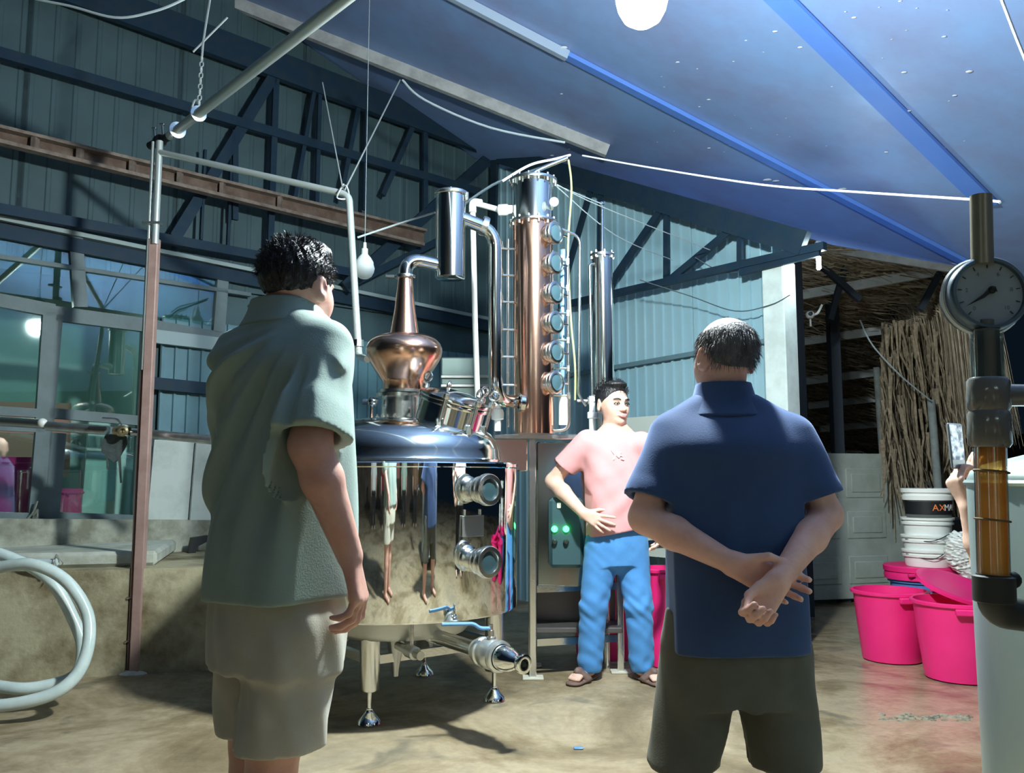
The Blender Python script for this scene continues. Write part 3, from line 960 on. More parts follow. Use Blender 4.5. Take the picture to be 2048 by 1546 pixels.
for z in (.20, zbot):
    obj('cross_bar', MB().beam((x0 + .02, y0 + .005, z), (x0 + .50, y0 + .145, z), .03, .04), STEEL2, cb)
    obj('cross_bar', MB().beam((x0, y0 + .02, z), (x0, y0 + .30, z), .03, .04), STEEL2, cb)
obj('shelf_tray', MB().bbox((x0 + .27, y0 + .18, .26), (.5, .28, .03), .004).bbox((x0 + .27, y0 + .3, .45), (.48, .02, .36), .004), mat('dark_tray', (.14, .13, .13), .4, .6), cb)
# control box with lit buttons
tb = MB().bbox((P(1132, 1065, y0 - .02).x, y0 - .02, P(1132, 1065, y0 - .02).z), (.20, .05, .40), .02)
cbx = obj('control_box', tb, mat('control_box_glass', (.08, .16, .18), .12, .4), cb)
GREEN = mat('green_lamp', (.0, .3, .05), .3, emit=(.03, 1, .12), estr=14)
for u in (1109, 1132):
    p = P(u, 1058, y0 - .05)
    obj('green_light', MB().lathe([(.016, 0), (.018, .006), (.014, .012), (.008, .017), (0, .018)], p, (0, -1, 0), 18), GREEN, cbx)
    p = P(u, 1084, y0 - .05)
    obj('switch_knob', MB().lathe([(.016, 0), (.016, .012), (.010, .022), (0, .022)], p, (0, -1, 0), 16), BLACKM, cbx)
p = P(1118, 1011, y0 - .05)
obj('meter', MB().bbox(p, (.022, .012, .03), .003), mat('white_meter', (.8, .9, .8), .4, emit=(.7, .9, .7), estr=.6), cbx)
# ------------------------------------------------------------------ brown post with steam pipe
PB0 = PF(266, 1348)
ptop = P(318, 478, PB0.y)
BROWN = mat('brown_primed_steel', (.42, .28, .25), .6, .1, col2=(.34, .22, .19), nscale=10)
t = thing('brown_post', 'brown box section steel post standing against the ledge', 'post', PB0)
obj('face', MB().bbox((PB0.x + .012, PB0.y, ptop.z / 2), (.055, .05, ptop.z), .004), BROWN, t)
obj('dark_flange', MB().bbox((PB0.x - .027, PB0.y + .01, ptop.z / 2), (.022, .04, ptop.z), .003), mat('dark_primer', (.10, .06, .05), .6), t)
for v in (1195, 1282):
    z = P(262, v, PB0.y).z
    obj('bolt', MB().lathe([(.008, 0), (.008, .03), (.004, .031), (0, .031)], (PB0.x - .03, PB0.y - .01, z), (-.3, -1, 0), 8), STEEL2, t)
obj('mortar_foot', MB().ball((PB0.x, PB0.y, .0), .07, 12, (1.2, 1, .35)), CEMENTL, t)
# steam riser pair on the post and the line over to the kettle
X = PB0.x + .01
zr0, zr1 = P(318, 490, PB0.y).z, P(338, 285, PB0.y).z
t = thing('steam_line', 'shiny steam pipe rising from the brown post and over to the copper head', 'pipe', (X, PB0.y - .03, zr0))
obj('riser', MB().tube([(X + .012, PB0.y - .02, zr0), (X + .012, PB0.y - .02, zr1)], .021, 14), PIPEM, t)
obj('riser', MB().tube([(X - .032, PB0.y - .01, P(300, 740, PB0.y).z), (X - .032, PB0.y - .01, zr1)], .011, 10), PIPEM, t)
obj('riser_clamp', MB().box((X - .01, PB0.y - .02, P(320, 449, PB0.y).z), (.11, .05, .015)), ZINC, t)
pA = Vector((X + .012, PB0.y - .02, P(350, 307, PB0.y).z))
pB = P(698, 390, 4.70)
pC = P(716, 690, 4.55)
pD = Vector((HX.x - .19, HX.y, P(736, 718, HX.y).z))
obj('cross_run', MB().tube(bendpath([pA, pB, pC, pC + Vector((.005, 0, -.06)), pD], .045), .020, 14), PIPEM, t)
obj('union', MB().lathe([(.02, -.02), (.03, -.018), (.03, .018), (.02, .02)], pC + Vector((0, 0, .01)), n=8), STEEL2, t)
# big overhead pipe that comes towards the camera
oA = P(300, 292, PB0.y + .12)
oB = P(340, 272, PB0.y - .0)
oC = P(700, -10, 3.3)
oD = oC + (oC - oB) * .9
t = thing('overhead_pipe', 'thick overhead steel pipe slanting up out of the top of the picture', 'pipe', oB)
obj('run', MB().tube([oB, oC, oD], .028, 16), PIPEM, t)
obj('flange', MB().lathe([(.028, -.012), (.05, -.01), (.05, .01), (.028, .012)], oB.lerp(oC, .06), (oC - oB).normalized(), 20), STEEL2, t)
obj('flange', MB().lathe([(.028, -.012), (.046, -.01), (.046, .01), (.028, .012)], oB.lerp(oC, .22), (oC - oB).normalized(), 20), STEEL2, t)
obj('valve', MB().tube([oB + (oB - oC).normalized() * .0, oA], .026, 12).lathe([(.03, -.025), (.04, -.015), (.04, .015), (.03, .025)], oB.lerp(oA, .5), (oA - oB).normalized(), 14), BLACKM, t)
for q in (.35, .75):
    c = oB.lerp(oA, q)
    obj('valve_bolt', MB().tube([c, c + Vector((0, -.02, .09))], .006, 6).bbox(c + Vector((0, -.02, .09)), (.03, .02, .012), .003), STEEL2, t)

# chain and wires holding the pipes
WIRE = mat('old_grey_wire', (.42, .46, .46), .5, .5)
hook = oB.lerp(oC, .20)
t = thing('hanging_chain', 'loop of grey chain and cord holding up the overhead pipe', 'chain', hook)
top = Vector((hook.x + .05, hook.y, hook.z + 1.3))
c0 = P(392, 222, hook.y)
pts = [P(398, 212, hook.y), P(397, 160, hook.y), P(404, 112, hook.y)]
for k in range(9):
    a = pts[0].lerp(pts[2], k / 9)
    b = pts[0].lerp(pts[2], (k + 1) / 9)
    dd = (b - a)
    sdv = Vector((.010, 0, 0)) if k % 2 else Vector((0, .010, 0))
    obj('link', MB().tube([a - dd * .12, a + dd * .25 + sdv, a + dd * .75 + sdv, b + dd * .12, a + dd * .75 - sdv, a + dd * .25 - sdv], .004, 6, closed=True), WIRE, t)
obj('hook', MB().tube(smoothpath([P(382, 222, hook.y), P(390, 200, hook.y), P(398, 208, hook.y), P(399, 222, hook.y)], 4), .006, 6), WIRE, t)
obj('cord', MB().tube(smoothpath([pts[2], P(410, 60, hook.y), P(440, -120, hook.y)], 4), .007, 6), WIRE, t)
obj('cord_end', MB().tube(smoothpath([P(386, 104, hook.y), P(410, 80, hook.y), P(455, 35, hook.y)], 4), .006, 6), WIRE, t)
pe_ = P(687, 385, 4.7)
t = thing('suspension_wire', 'thin wire V holding the cross pipe under the purlin', 'wire', pe_)
obj('strand', MB().tube([pe_, P(645, 165, 5.3)], .004, 6), WIRE, t)
obj('strand', MB().tube([pe_, P(800, 160, 5.6)], .005, 6), WIRE, t)
obj('knot', MB().tube(smoothpath([pe_ + Vector((-.02, 0, .02)), pe_ + Vector((.02, -.03, .03)), pe_ + Vector((.03, 0, -.03)), pe_ + Vector((-.03, -.03, -.04)), pe_ + Vector((.0, 0, .05))], 5), .005, 6), WIRE, t)


def cable(name, label, pts, r, mt, k=6):
    return tag(obj(name, MB().tube(smoothpath([P(*p) for p in pts], k), r, 6), mt), label, 'cable')


CW = mat('white_cable', (.80, .86, .9), .5)
CY = mat('yellow_hose', (.55, .60, .25), .4)
CG = mat('grey_cable', (.35, .42, .45), .6)
CD = mat('dark_cable', (.05, .08, .10), .6)
cable('power_cable', 'white cable strung across under the blue roof to the right', [(1165, 311, 5.2), (1300, 335, 4.9), (1520, 369, 4.3), (1700, 383, 3.9), (1960, 400, 3.3), (2000, 405, 3.2)], .005, CW)
cable('power_cable', 'white cable running down the top right corner', [(1940, -170, 2.4), (2025, 55, 2.4), (2060, 140, 2.4)], .005, CW)
cable('grey_cable', 'grey cable sagging along the pale purlin', [(805, 160, 5.6), (850, 200, 5.6), (980, 255, 5.6), (1130, 285, 5.6)], .008, CG)
cable('grey_cable', 'grey cable looped at the top left corner', [(-160, -60, 4.2), (60, -5, 4.2), (140, 12, 4.2), (230, 35, 4.2), (300, 25, 4.2), (365, 0, 4.2), (470, -60, 4.2)], .007, CG)
cable('grey_hose', 'pale hose sloping from the column top to the roof knot', [(1005, 362, 4.9), (1060, 330, 4.9), (1110, 318, 5.0), (1140, 310, 5.1)], .008, CW)
cable('dark_cable', 'dark cable slung from drum to column top', [(905, 425, 5.0), (985, 370, 5.0), (1040, 350, 5.0), (1130, 318, 5.1)], .009, CD)
cable('grey_cable', 'thin grey cable slung from the cross pipe to the drum', [(715, 475, 4.8), (790, 450, 4.8), (870, 425, 4.6)], .006, CG)
cable('yellow_hose', 'yellow green hose dropping down beside the column rail', [(1137, 320, 4.95), (1143, 380, 4.9), (1136, 500, 4.85), (1142, 640, 4.85), (1150, 730, 4.85), (1150, 800, 4.9)], .006, CY)
cable('stay_wire', 'thin stay wire from column top down to the back wall, upper one', [(1112, 368, 4.9), (1200, 412, 5.2), (1420, 500, 6.2)], .0035, CG)
cable('stay_wire', 'thin stay wire from column top down to the back wall, middle one', [(1112, 372, 4.9), (1230, 470, 5.4), (1345, 520, 6.2)], .0035, CG)
cable('stay_wire', 'thin stay wire from column top down to the condenser pipe', [(1112, 370, 4.9), (1160, 390, 5.1), (1204, 408, 5.24)], .004, CG)
cable('wall_wire', 'thin wire sagging across the pale blue wall below the truss', [(1280, 560, 6.4), (1380, 592, 6.3), (1470, 622, 6.1), (1540, 610, 5.9), (1580, 590, 5.8)], .004, CD)
cable('wall_wire', 'thin wire sagging close under the truss by the white column', [(1390, 515, 6.3), (1450, 545, 6.2), (1520, 535, 6.0), (1580, 520, 5.8)], .004, CD)

# white plastic pipe behind the kettle
t = thing('plastic_pipe', 'tall white plastic pipe with an elbow to the column top', 'pipe', P(957, 860, 5.1))
obj('upright', MB().tube([P(957, 860, 5.1), P(950, 640, 5.05), P(945, 405, 5.0)], .017, 12), PVC, t)
obj('arm', MB().tube([P(945, 405, 5.0), P(1000, 420, 4.92)], .017, 12), PVC, t)
obj('elbow', MB().tube(bendpath([P(945, 425, 5.0), P(945, 403, 5.0), P(962, 406, 4.98)], .04), .023, 12), PVC, t)
obj('valve_body', MB().lathe([(.02, -.04), (.034, -.03), (.034, .02), (.026, .03), (.026, .06)], P(1008, 420, 4.9), (1, -.2, 0), 16), PVC, t)
t = thing('white_valve', 'white plastic valve standing between the kettle and the column', 'valve', P(995, 862, 4.75))
obj('stem', MB().lathe([(.018, 0), (.018, .06), (.034, .065), (.036, .10), (.03, .12), (.018, .125), (.018, .17), (.026, .175), (.022, .21), (.008, .22), (0, .22)], P(995, 862, 4.75), n=16), PVC, t)

# wall side steel boxes behind the still
t = thing('water_tank', 'grey steel water tank behind the kettle on the right', 'tank', P(925, 810, 6.2))
a, b = P(880, 820, 6.2), P(1000, 712, 6.2)
obj('shell', MB().bbox(((a.x + b.x) / 2, 6.5, (a.z + b.z) / 2), (b.x - a.x, .5, b.z - a.z), .01), mat('greenish_tank', (.30, .40, .38), .3, .7), t)
for v in (752, 770):
    obj('rib', MB().bbox(((a.x + b.x) / 2, 6.24, P(900, v, 6.2).z), (b.x - a.x, .02, .025), .004), STEELD, t)

# horizontal pipe with ball valve in front of the windows
yv = PB0.y + .10
pipeA = P(-40, 838, yv + .25)
pipeB = P(280, 868, yv)
pipeC = P(425, 880, yv - .15)
t = thing('water_line', 'grimy water pipe with a brass ball valve crossing in front of the windows', 'pipe', pipeB)
obj('left_run', MB().tube([P(-40, 840, yv + .1), P(88, 848, yv + .05)], .030, 14), STEELD, t)
obj('joint', MB().ball(P(85, 846, yv + .04), .030, 12), mat('pale_joint', (.8, .82, .78), .4), t)
obj('middle_run', MB().tube([P(95, 852, yv + .05), P(215, 861, yv)], .030, 14), ZINC, t)
vb = obj('ball_valve', MB().lathe([(.02, -.05), (.026, -.045), (.026, -.02), (.036, -.015), (.036, .015), (.026, .02), (.026, .05)], P(243, 862, yv - .03), (1, 0, -.03), 14).lathe([(.03, 0), (.032, .02), (.02, .03), (.014, .03), (.012, .01)], P(247, 862, yv - .05), (.2, -1, 0), 16), mat('brass', (.55, .48, .30), .35, .9), t)
obj('lever', MB().tube(bendpath([P(243, 850, yv - .04), P(236, 838, yv - .04), P(205, 836, yv - .04)], .02), .006, 8), STEEL2, vb)
obj('nipple', MB().tube([P(250, 863, yv - .02), P(282, 866, yv - .02)], .016, 12), STEEL2, t)
obj('right_run', MB().tube([P(300, 868, yv + .02), P(425, 880, yv - .05)], .028, 14), ZINC, t)
obj('drip_sleeve', MB().tube([P(178, 856, yv - .03), P(212, 857, yv - .03)], .012, 10), BLACKM, t)
rag = MB().prism([P(205, 880, yv), P(212, 868, yv), P(252, 872, yv), P(254, 888, yv), P(240, 912, yv), P(242, 965, yv), P(240, 966, yv), P(236, 920, yv), P(228, 925, yv), P(216, 916, yv), P(215, 940, yv), P(213, 938, yv), P(212, 912, yv), P(202, 905, yv)], (0, .012, 0))
tag(obj('dark_rag', rag, mat('dark_cloth', (.05, .07, .07), .9, col2=(.08, .10, .10), nscale=30, bump=.5)), 'dark torn rag hanging from the water pipe valve', 'rag')
t = thing('door_bolt', 'small chrome bolt at the foot of the left window frame', 'bolt', P(72, 1040, 6.0))
wb = onWL(72, 1032, .08)
obj('barrel', MB().bbox(wb, (.04, .03, .10), .006), STEEL2, t)
obj('latch', MB().tube([wb + Vector((-.06, -.02, -.04)), wb + Vector((0, -.03, .03)), wb + Vector((.02, -.03, .10))], .008, 8), STEEL2, t)

# clear hose coil leaning on the ledge
HOSE = mat('clear_hose', (.60, .70, .68), .18, 0.0, spec=.8, col2=(.50, .60, .58), nscale=8, coat=.4)
yh = PF(100, 1400).y
loop = []
def hp_(u, v, y): return P(u, v, y)
hpts = [(-330, 1130, 4.55), (-180, 1080, 4.50), (-60, 1096, 4.45), (20, 1115, 4.42), (100, 1160, 4.42), (150, 1245, 4.42), (165, 1300, 4.40), (150, 1350, 4.35), (90, 1372, 4.3), (20, 1376, 4.26), (-80, 1350, 4.3), (-160, 1280, 4.36), (-150, 1190, 4.40), (-80, 1150, 4.38), (10, 1133, 4.34), (70, 1130, 4.32), (130, 1160, 4.32), (172, 1220, 4.31), (178, 1280, 4.26), (160, 1340, 4.20), (120, 1380, 4.14), (60, 1402, 4.10), (-20, 1412, 4.08), (-120, 1400, 4.1), (-250, 1340, 4.15), (-330, 1240, 4.2)]
hq = []
for (u, v, y) in hpts:
    q = P(u, v, y)
    q.z = max(q.z, .04)
    hq.append(q)
t = tag(obj('clear_hose', MB().tube(smoothpath(hq, 8), .030, 16), HOSE), 'coil of thick clear plastic hose leaning against the ledge', 'hose')
cl_ = P(112, 1125, 4.9)
t = thing('hose_tail', 'short clear hose end with a wire clip lying on the ledge edge', 'hose', cl_)
obj('hose', MB().tube([P(-20, 1128, 4.95), P(60, 1126, 4.9), cl_], .024, 14), HOSE, t)
obj('clip', MB().ring(cl_, .028, .005, (1, 0, 0), 18, 6).tube([cl_ + Vector((0, -.02, .02)), cl_ + Vector((.02, -.04, .05)), cl_ + Vector((.05, -.02, 0)), cl_ + Vector((.03, -.03, -.04))], .004, 6), STEEL2, t)

# pink barrels behind the window
MAG = mat('magenta_plastic', (.78, .02, .22), .38, spec=.5)
for (u, v, h, r, lab) in ((8, 1040, .62, .30, 'magenta barrel behind the far left window, the larger one'), (132, 1040, .40, .10, 'small magenta barrel behind the window frame post')):
    c = PPL(u, v, WL(0, 0, -.50 if r > .2 else -.30), B2)
    t = thing('pink_barrel', lab, 'barrel', (c.x, c.y, .66), 'barrels behind the window')
    obj('shell', MB().lathe([(0, .0), (r * .85, .0), (r * .9, .02), (r, h * .5), (r * .97, h * .9), (r, h), (r * .95, h), (r * .92, h * .9), (r * .8, .03)], (c.x, c.y, .66), n=32), MAG, t)
    obj('rim_band', MB().ring((c.x, c.y, .66 + h * .93), r * 1.0, .012, n=32, m=6), MAG, t)

# lamps
BULBW = mat('bulb_plastic_glow', (.75, .82, .82), .5, emit=(.6, .85, .85), estr=.12)  # slight emission added to a bulb that is switched off
def bulb(name, label, c, s, m1, m2):
    """LED bulb hanging with its cap up"""
    t = thing(name, label, 'lamp', c)
    obj('globe', MB().lathe([(0, -.075), (.03, -.073), (.046, -.062), (.05, -.045), (.05, -.005)], c, n=24) if s == 1 else
        MB().lathe([(0, -.085 * s), (.022 * s, -.081 * s), (.040 * s, -.068 * s), (.051 * s, -.047 * s), (.056 * s, -.024 * s), (.05 * s, -.005 * s)], c, n=24), m2, t)
    obj('base_cone', MB().lathe([(.05 * s, -.005 * s), (.049 * s, .01 * s), (.035 * s, .035 * s), (.018 * s, .055 * s), (.017 * s, .085 * s), (.010 * s, .09 * s), (.008 * s, .12 * s), (0, .12 * s)], c, n=24), m1, t)
    return t


bc = P(729, 528, 5.7)
bt = bulb('hanging_bulb', 'white bulb with a faint added glow hanging beside the steam pipe', bc, 1.25, BULBW, BULBW)
obj('flex', MB().tube([bc + Vector((0, 0, .14)), Vector((bc.x, bc.y, roofz(bc.x, bc.y)))], .003, 6), CG, bt)
LIT = mat('lit_bulb', (1, 1, 1), .5, emit=(.90, 1.0, .98), estr=LAMP_EMIT)
lt = bulb('main_lamp', 'bright lit bulb hanging under the roof at the top of the picture', LAMP_POS, 1.7, mat('bulb_cap', (.8, .85, .85), .5), LIT)
obj('flex', MB().tube([LAMP_POS + Vector((0, 0, .22)), Vector((LAMP_POS.x, LAMP_POS.y, roofz(LAMP_POS.x, LAMP_POS.y)))], .004, 6), CG, lt)
RL = mat('fill_tube', (1, 1, 1), .5, emit=(.75, 1.0, .97), estr=REAR_FILL_EMIT)  # unseen tubes added as fill for the men's backs
for rc, lab in ((Vector((-1.9, -2.2, 2.9)), 'added fill tube behind the photographer on the left, mirrored in the kettle'), (Vector((1.6, -2.4, 2.7)), 'added fill tube behind the photographer on the right, mirrored in the kettle')):
  t = thing('rear_fill_lamp', lab, 'lamp', rc)
  obj('fill_tube', MB().tube([rc + Vector((-.6, 0, 0)), rc + Vector((.6, 0, 0))], .014, 12), RL, t)
  obj('batten', MB().bbox(rc + Vector((0, 0, .045)), (1.26, .04, .045), .005), PVC, t)
# ------------------------------------------------------------------ people: smooth-blended solids turned into one skin
V3 = lambda *a: np.array(a, dtype=np.float64)


def nv(v):
    v = np.asarray(v, dtype=np.float64)
    return v / np.linalg.norm(v)


class Sdf:
    def __init__(s):
        s.ops = []

    def cone(s, p0, p1, r0, r1, k=.02, flat=None, op='add'):
        p0, p1 = np.asarray(p0, float), np.asarray(p1, float)
        r = max(r0, r1)
        lo, hi = np.minimum(p0, p1) - r - k - .02, np.maximum(p0, p1) + r + k + .02
        def f(X):
            d = p1 - p0
            L2 = d @ d + 1e-12
            q = X - p0
            t = np.clip((q @ d) / L2, 0, 1)
            w = q - t[..., None] * d
            if flat is not None:
                n, sc = flat
                w = w + (w @ n)[..., None] * n * (1 / sc - 1)
            return np.sqrt((w * w).sum(-1)) - (r0 + (r1 - r0) * t)
        s.ops.append((op, f, lo, hi, k))
        return s

    def chain(s, pts, rs, k=.02, flat=None):
        for i in range(len(pts) - 1):
            s.cone(pts[i], pts[i + 1], rs[i], rs[i + 1], k, flat)
        return s

    def ell(s, c, rad, fr=None, k=.02, op='add'):
        c = np.asarray(c, float)
        rad = np.asarray(rad, float)
        R = np.eye(3) if fr is None else np.asarray(fr, float)   # rows = axes
        m = rad.max() + k + .02
        def f(X):
            q = (X - c) @ R.T
            k0 = np.sqrt(((q / rad) ** 2).sum(-1))
            k1 = np.sqrt(((q / (rad * rad)) ** 2).sum(-1)) + 1e-9
            return k0 * (k0 - 1) / k1
        s.ops.append((op, f, c - m, c + m, k))
        return s

    def loft(s, rings, fr, k=.03, op='add', n=2.3, grow=0.0):
        """rings: (centre xyz, half width, half depth) bottom to top; fr: 2x3 rows of the width and depth directions"""
        zs = np.array([r[0][2] for r in rings])
        cs = np.array([r[0] for r in rings])
        rx = np.array([r[1] for r in rings]) + grow
        ry = np.array([r[2] for r in rings]) + grow
        tt = np.linspace(0, len(rings) - 1, 24 * len(rings))
        def cr(a):
            a = np.asarray(a, float)
            i = np.clip(np.floor(tt).astype(int), 0, len(a) - 2)
            u = tt - i
            p0, p1, p2, p3 = a[np.maximum(i - 1, 0)], a[i], a[i + 1], a[np.minimum(i + 2, len(a) - 1)]
            if a.ndim == 2:
                u = u[:, None]
            return .5 * (2 * p1 + (p2 - p0) * u + (2 * p0 - 5 * p1 + 4 * p2 - p3) * u * u + (3 * p1 - p0 - 3 * p2 + p3) * u ** 3)
        C, RX, RY = cr(cs), cr(rx), cr(ry)
        Z = np.maximum.accumulate(C[:, 2] + np.arange(len(tt)) * 1e-9)
        W, D = np.asarray(fr[0], float), np.asarray(fr[1], float)
        m = max(rx.max(), ry.max()) + k + .04
        lo, hi = cs.min(0) - m, cs.max(0) + m
        def f(X):
            z = X[..., 2]
            cx, cy = np.interp(z, Z, C[:, 0]), np.interp(z, Z, C[:, 1])
            a, b = np.interp(z, Z, RX), np.interp(z, Z, RY)
            qx, qy = X[..., 0] - cx, X[..., 1] - cy
            w = np.abs(qx * W[0] + qy * W[1]) / a
            d = np.abs(qx * D[0] + qy * D[1]) / b
            g = (w ** n + d ** n) ** (1 / n)
            # scale to a distance along the outward direction
            L = np.sqrt((w * a) ** 2 + (d * b) ** 2) + 1e-6
            e = L * (1 - 1 / np.maximum(g, 1e-3))
            return np.maximum(e, np.maximum(Z[0] - z, z - Z[-1]))
        s.ops.append((op, f, lo, hi, k))
        return s

    def cut(s, p, nrm, k=.004):
        """remove everything on the side nrm points to"""
        p, nrm = np.asarray(p, float), nv(nrm)
        s.ops.append(('cut', lambda X: (X - p) @ nrm, None, None, k))
        return s

    def warp(s, fn):
        s.ops.append(('warp', fn, None, None, 0))
        return s

    def mesh(s, vox):
        los = [o[2] for o in s.ops if o[0] == 'add']
        his = [o[3] for o in s.ops if o[0] == 'add']
        lo = np.min(los, 0) - vox * 2
        hi = np.max(his, 0) + vox * 2
        n = np.ceil((hi - lo) / vox).astype(int) + 1
        ax = [lo[i] + np.arange(n[i]) * vox for i in range(3)]
        F = np.full(n, 1.0, dtype=np.float32)
        for op, f, l, h, k in s.ops:
            if l is None:
                i0, i1 = np.zeros(3, int), n
            else:
                i0 = np.clip(np.floor((l - lo) / vox).astype(int), 0, n)
                i1 = np.clip(np.ceil((h - lo) / vox).astype(int) + 1, 0, n)
            sl = tuple(slice(a, b) for a, b in zip(i0, i1))
            sub = F[sl]
            if op in ('cut', 'warp'):
                near = np.abs(sub) < .12 if op == 'cut' else np.abs(sub) < .05
                if op == 'cut':
                    near = sub < .06
                idx = np.argwhere(near)
                if len(idx) == 0:
                    continue
                X = lo + (idx + i0) * vox
                d = f(X)
                a = sub[near]
                if op == 'cut':
                    sub[near] = np.maximum(a, d)
                else:
                    sub[near] = a + d
                continue
            g = np.meshgrid(*[ax[i][i0[i]:i1[i]] for i in range(3)], indexing='ij')
            X = np.stack(g, -1)
            d = f(X)
            if op == 'add':
                hh = np.maximum(k - np.abs(sub - d), 0) / max(k, 1e-6)
                F[sl] = np.minimum(sub, d) - hh * hh * k * .25
            else:
                d = -d
                hh = np.maximum(k - np.abs(sub - d), 0) / max(k, 1e-6)
                F[sl] = np.maximum(sub, d) + hh * hh * k * .25
        F[0] = F[-1] = 1
        F[:, 0] = F[:, -1] = 1
        F[:, :, 0] = F[:, :, -1] = 1
        S = F < 0
        c = S[:-1, :-1, :-1].astype(np.int8)
        cnt = np.zeros(c.shape, np.int8)
        offs = [(i, j, k2) for i in (0, 1) for j in (0, 1) for k2 in (0, 1)]
        for i, j, k2 in offs:
            cnt += S[i:i + c.shape[0], j:j + c.shape[1], k2:k2 + c.shape[2]]
        act = np.argwhere((cnt > 0) & (cnt < 8))
        ids = np.full(c.shape, -1, np.int32)
        ids[act[:, 0], act[:, 1], act[:, 2]] = np.arange(len(act))
        acc = np.zeros((len(act), 3))
        num = np.zeros(len(act))
        vals = {o: F[act[:, 0] + o[0], act[:, 1] + o[1], act[:, 2] + o[2]].astype(float) for o in offs}
        for a in offs:
            for axn in range(3):
                if a[axn] == 1:
                    continue
                b = list(a)
                b[axn] = 1
                b = tuple(b)
                fa, fb = vals[a], vals[b]
                cr = (fa < 0) != (fb < 0)
                t = np.where(cr, fa / np.where(cr, fa - fb, 1), 0)
                p = np.tile(np.array(a, float), (len(act), 1))
                p[:, axn] += t
                acc[cr] += p[cr]
                num[cr] += 1
        V = lo + (act + acc / num[:, None]) * vox
        quads = []
        for axn in range(3):
            o1, o2 = [(1, 2), (2, 0), (0, 1)][axn]
            s0 = [slice(None)] * 3
            s1 = [slice(None)] * 3
            s0[axn] = slice(0, -1)
            s1[axn] = slice(1, None)
            df = S[tuple(s0)] != S[tuple(s1)]
            e = np.argwhere(df)
            e = e[(e[:, o1] > 0) & (e[:, o2] > 0) & (e[:, o1] < n[o1] - 1) & (e[:, o2] < n[o2] - 1)]
            ins = S[e[:, 0], e[:, 1], e[:, 2]]
            def cell(d1, d2):
                q = e.copy()
                q[:, o1] -= d1
                q[:, o2] -= d2
                return ids[q[:, 0], q[:, 1], q[:, 2]]
            q = np.stack([cell(1, 1), cell(0, 1), cell(0, 0), cell(1, 0)], 1)
            q[~ins] = q[~ins][:, ::-1]
            quads.append(q)
        Q = np.concatenate(quads)
        # relax once for an even surface
        for _ in range(2):
            accv = np.zeros_like(V)
            cn = np.zeros(len(V))
            for i in range(4):
                a, b = Q[:, i], Q[:, (i + 1) % 4]
                np.add.at(accv, a, V[b])
                np.add.at(cn, a, 1)
                np.add.at(accv, b, V[a])
                np.add.at(cn, b, 1)
            V = V * .55 + accv / cn[:, None] * .45
        return V, Q


def npmesh(name, V, Q, material, parent, extra=None):
    org = np.array(ORG[parent.name])
    me = bpy.data.meshes.new(name)
    V = np.asarray(V) - org
    if extra is not None:
        V = np.concatenate([V, extra[0] - org])
    me.vertices.add(len(V))
    me.vertices.foreach_set('co', V.astype(np.float32).ravel())
    loops = Q.ravel()
    sizes = np.full(len(Q), 4)
    if extra is not None:
        off = len(V) - len(extra[0])
        loops = np.concatenate([loops, (extra[1] + off).ravel()])
        sizes = np.concatenate([sizes, np.full(len(extra[1]), extra[1].shape[1])])
    me.loops.add(len(loops))
    me.loops.foreach_set('vertex_index', loops.astype(np.int32))
    me.polygons.add(len(sizes))
    me.polygons.foreach_set('loop_start', np.concatenate([[0], np.cumsum(sizes)[:-1]]).astype(np.int32))
    me.polygons.foreach_set('use_smooth', np.ones(len(sizes), bool))
    me.update(calc_edges=True)
    me.materials.append(material)
    return link(name, me, parent, ORG[parent.name])


def body_frame(x, y, yaw):
    """W(right, forward, up); yaw 0 looks away from the camera"""
    a = math.radians(yaw)
    Fv, Rv = V3(math.sin(a), math.cos(a), 0), V3(math.cos(a), -math.sin(a), 0)
    o = V3(x, y, 0)
    return (lambda r, f, z: o + Rv * r + Fv * f + V3(0, 0, z)), Rv, Fv


def hand(S, w, d, n, s, curls, spread=.1, thumb=((.75, .35, .45), (.95, .15, .25)), size=1.0, k=.005, palm=.096):
    """w wrist, d towards the knuckles, n out of the palm, s towards the thumb; curls: bend of the three joints per finger"""
    w, d = np.asarray(w, float), nv(d)
    n = np.asarray(n, float)
    n = nv(n - d * (n @ d))
    s = np.asarray(s, float)
    s = nv(s - d * (s @ d) - n * (s @ n))
    sp = [.029, .0095, -.010, -.028]
    ln = [(.044, .026, .022), (.048, .030, .023), (.045, .028, .022), (.035, .021, .019)]
    rr = [.0094, .0097, .0092, .0082]
    pl = [palm, palm * 1.02, palm * .98, palm * .90]
    for i in range(4):
        kn = w + (d * pl[i] + s * sp[i]) * size - n * .002
        S.cone(w + s * sp[i] * .55 * size + d * .004, kn, .0155 * size, .0125 * size, .012, flat=None)
        dirv = nv(d + s * spread * sp[i] / .029)
        ang = 0
        p = kn
        for j in range(3):
            ang += math.radians(curls[i][j])
            dd = dirv * math.cos(ang) + n * math.sin(ang)
            q = p + dd * ln[i][j] * size
            S.cone(p, q, rr[i] * size * (1.08 - .08 * j), rr[i] * size * (1.0 - .09 * j), k)
            p = q
    # thenar pad and thumb
    tb = w + (d * .022 + s * .020 + n * .008) * size
    S.cone(w + (d * .018 + s * .012 + n * .006) * size, w + (d * .05 + s * .028 + n * .010) * size, .017 * size, .013 * size, .012)
    p = w + (d * .040 + s * .030 + n * .010) * size
    for j, (L, r0, r1) in enumerate(((.040, .0125, .0108), (.030, .0105, .0085))):
        c = thumb[j]
        dd = nv(d * c[0] + s * c[1] + n * c[2])
        q = p + dd * L * size
        S.cone(p, q, r0 * size, r1 * size, .006)
        p = q
    return S


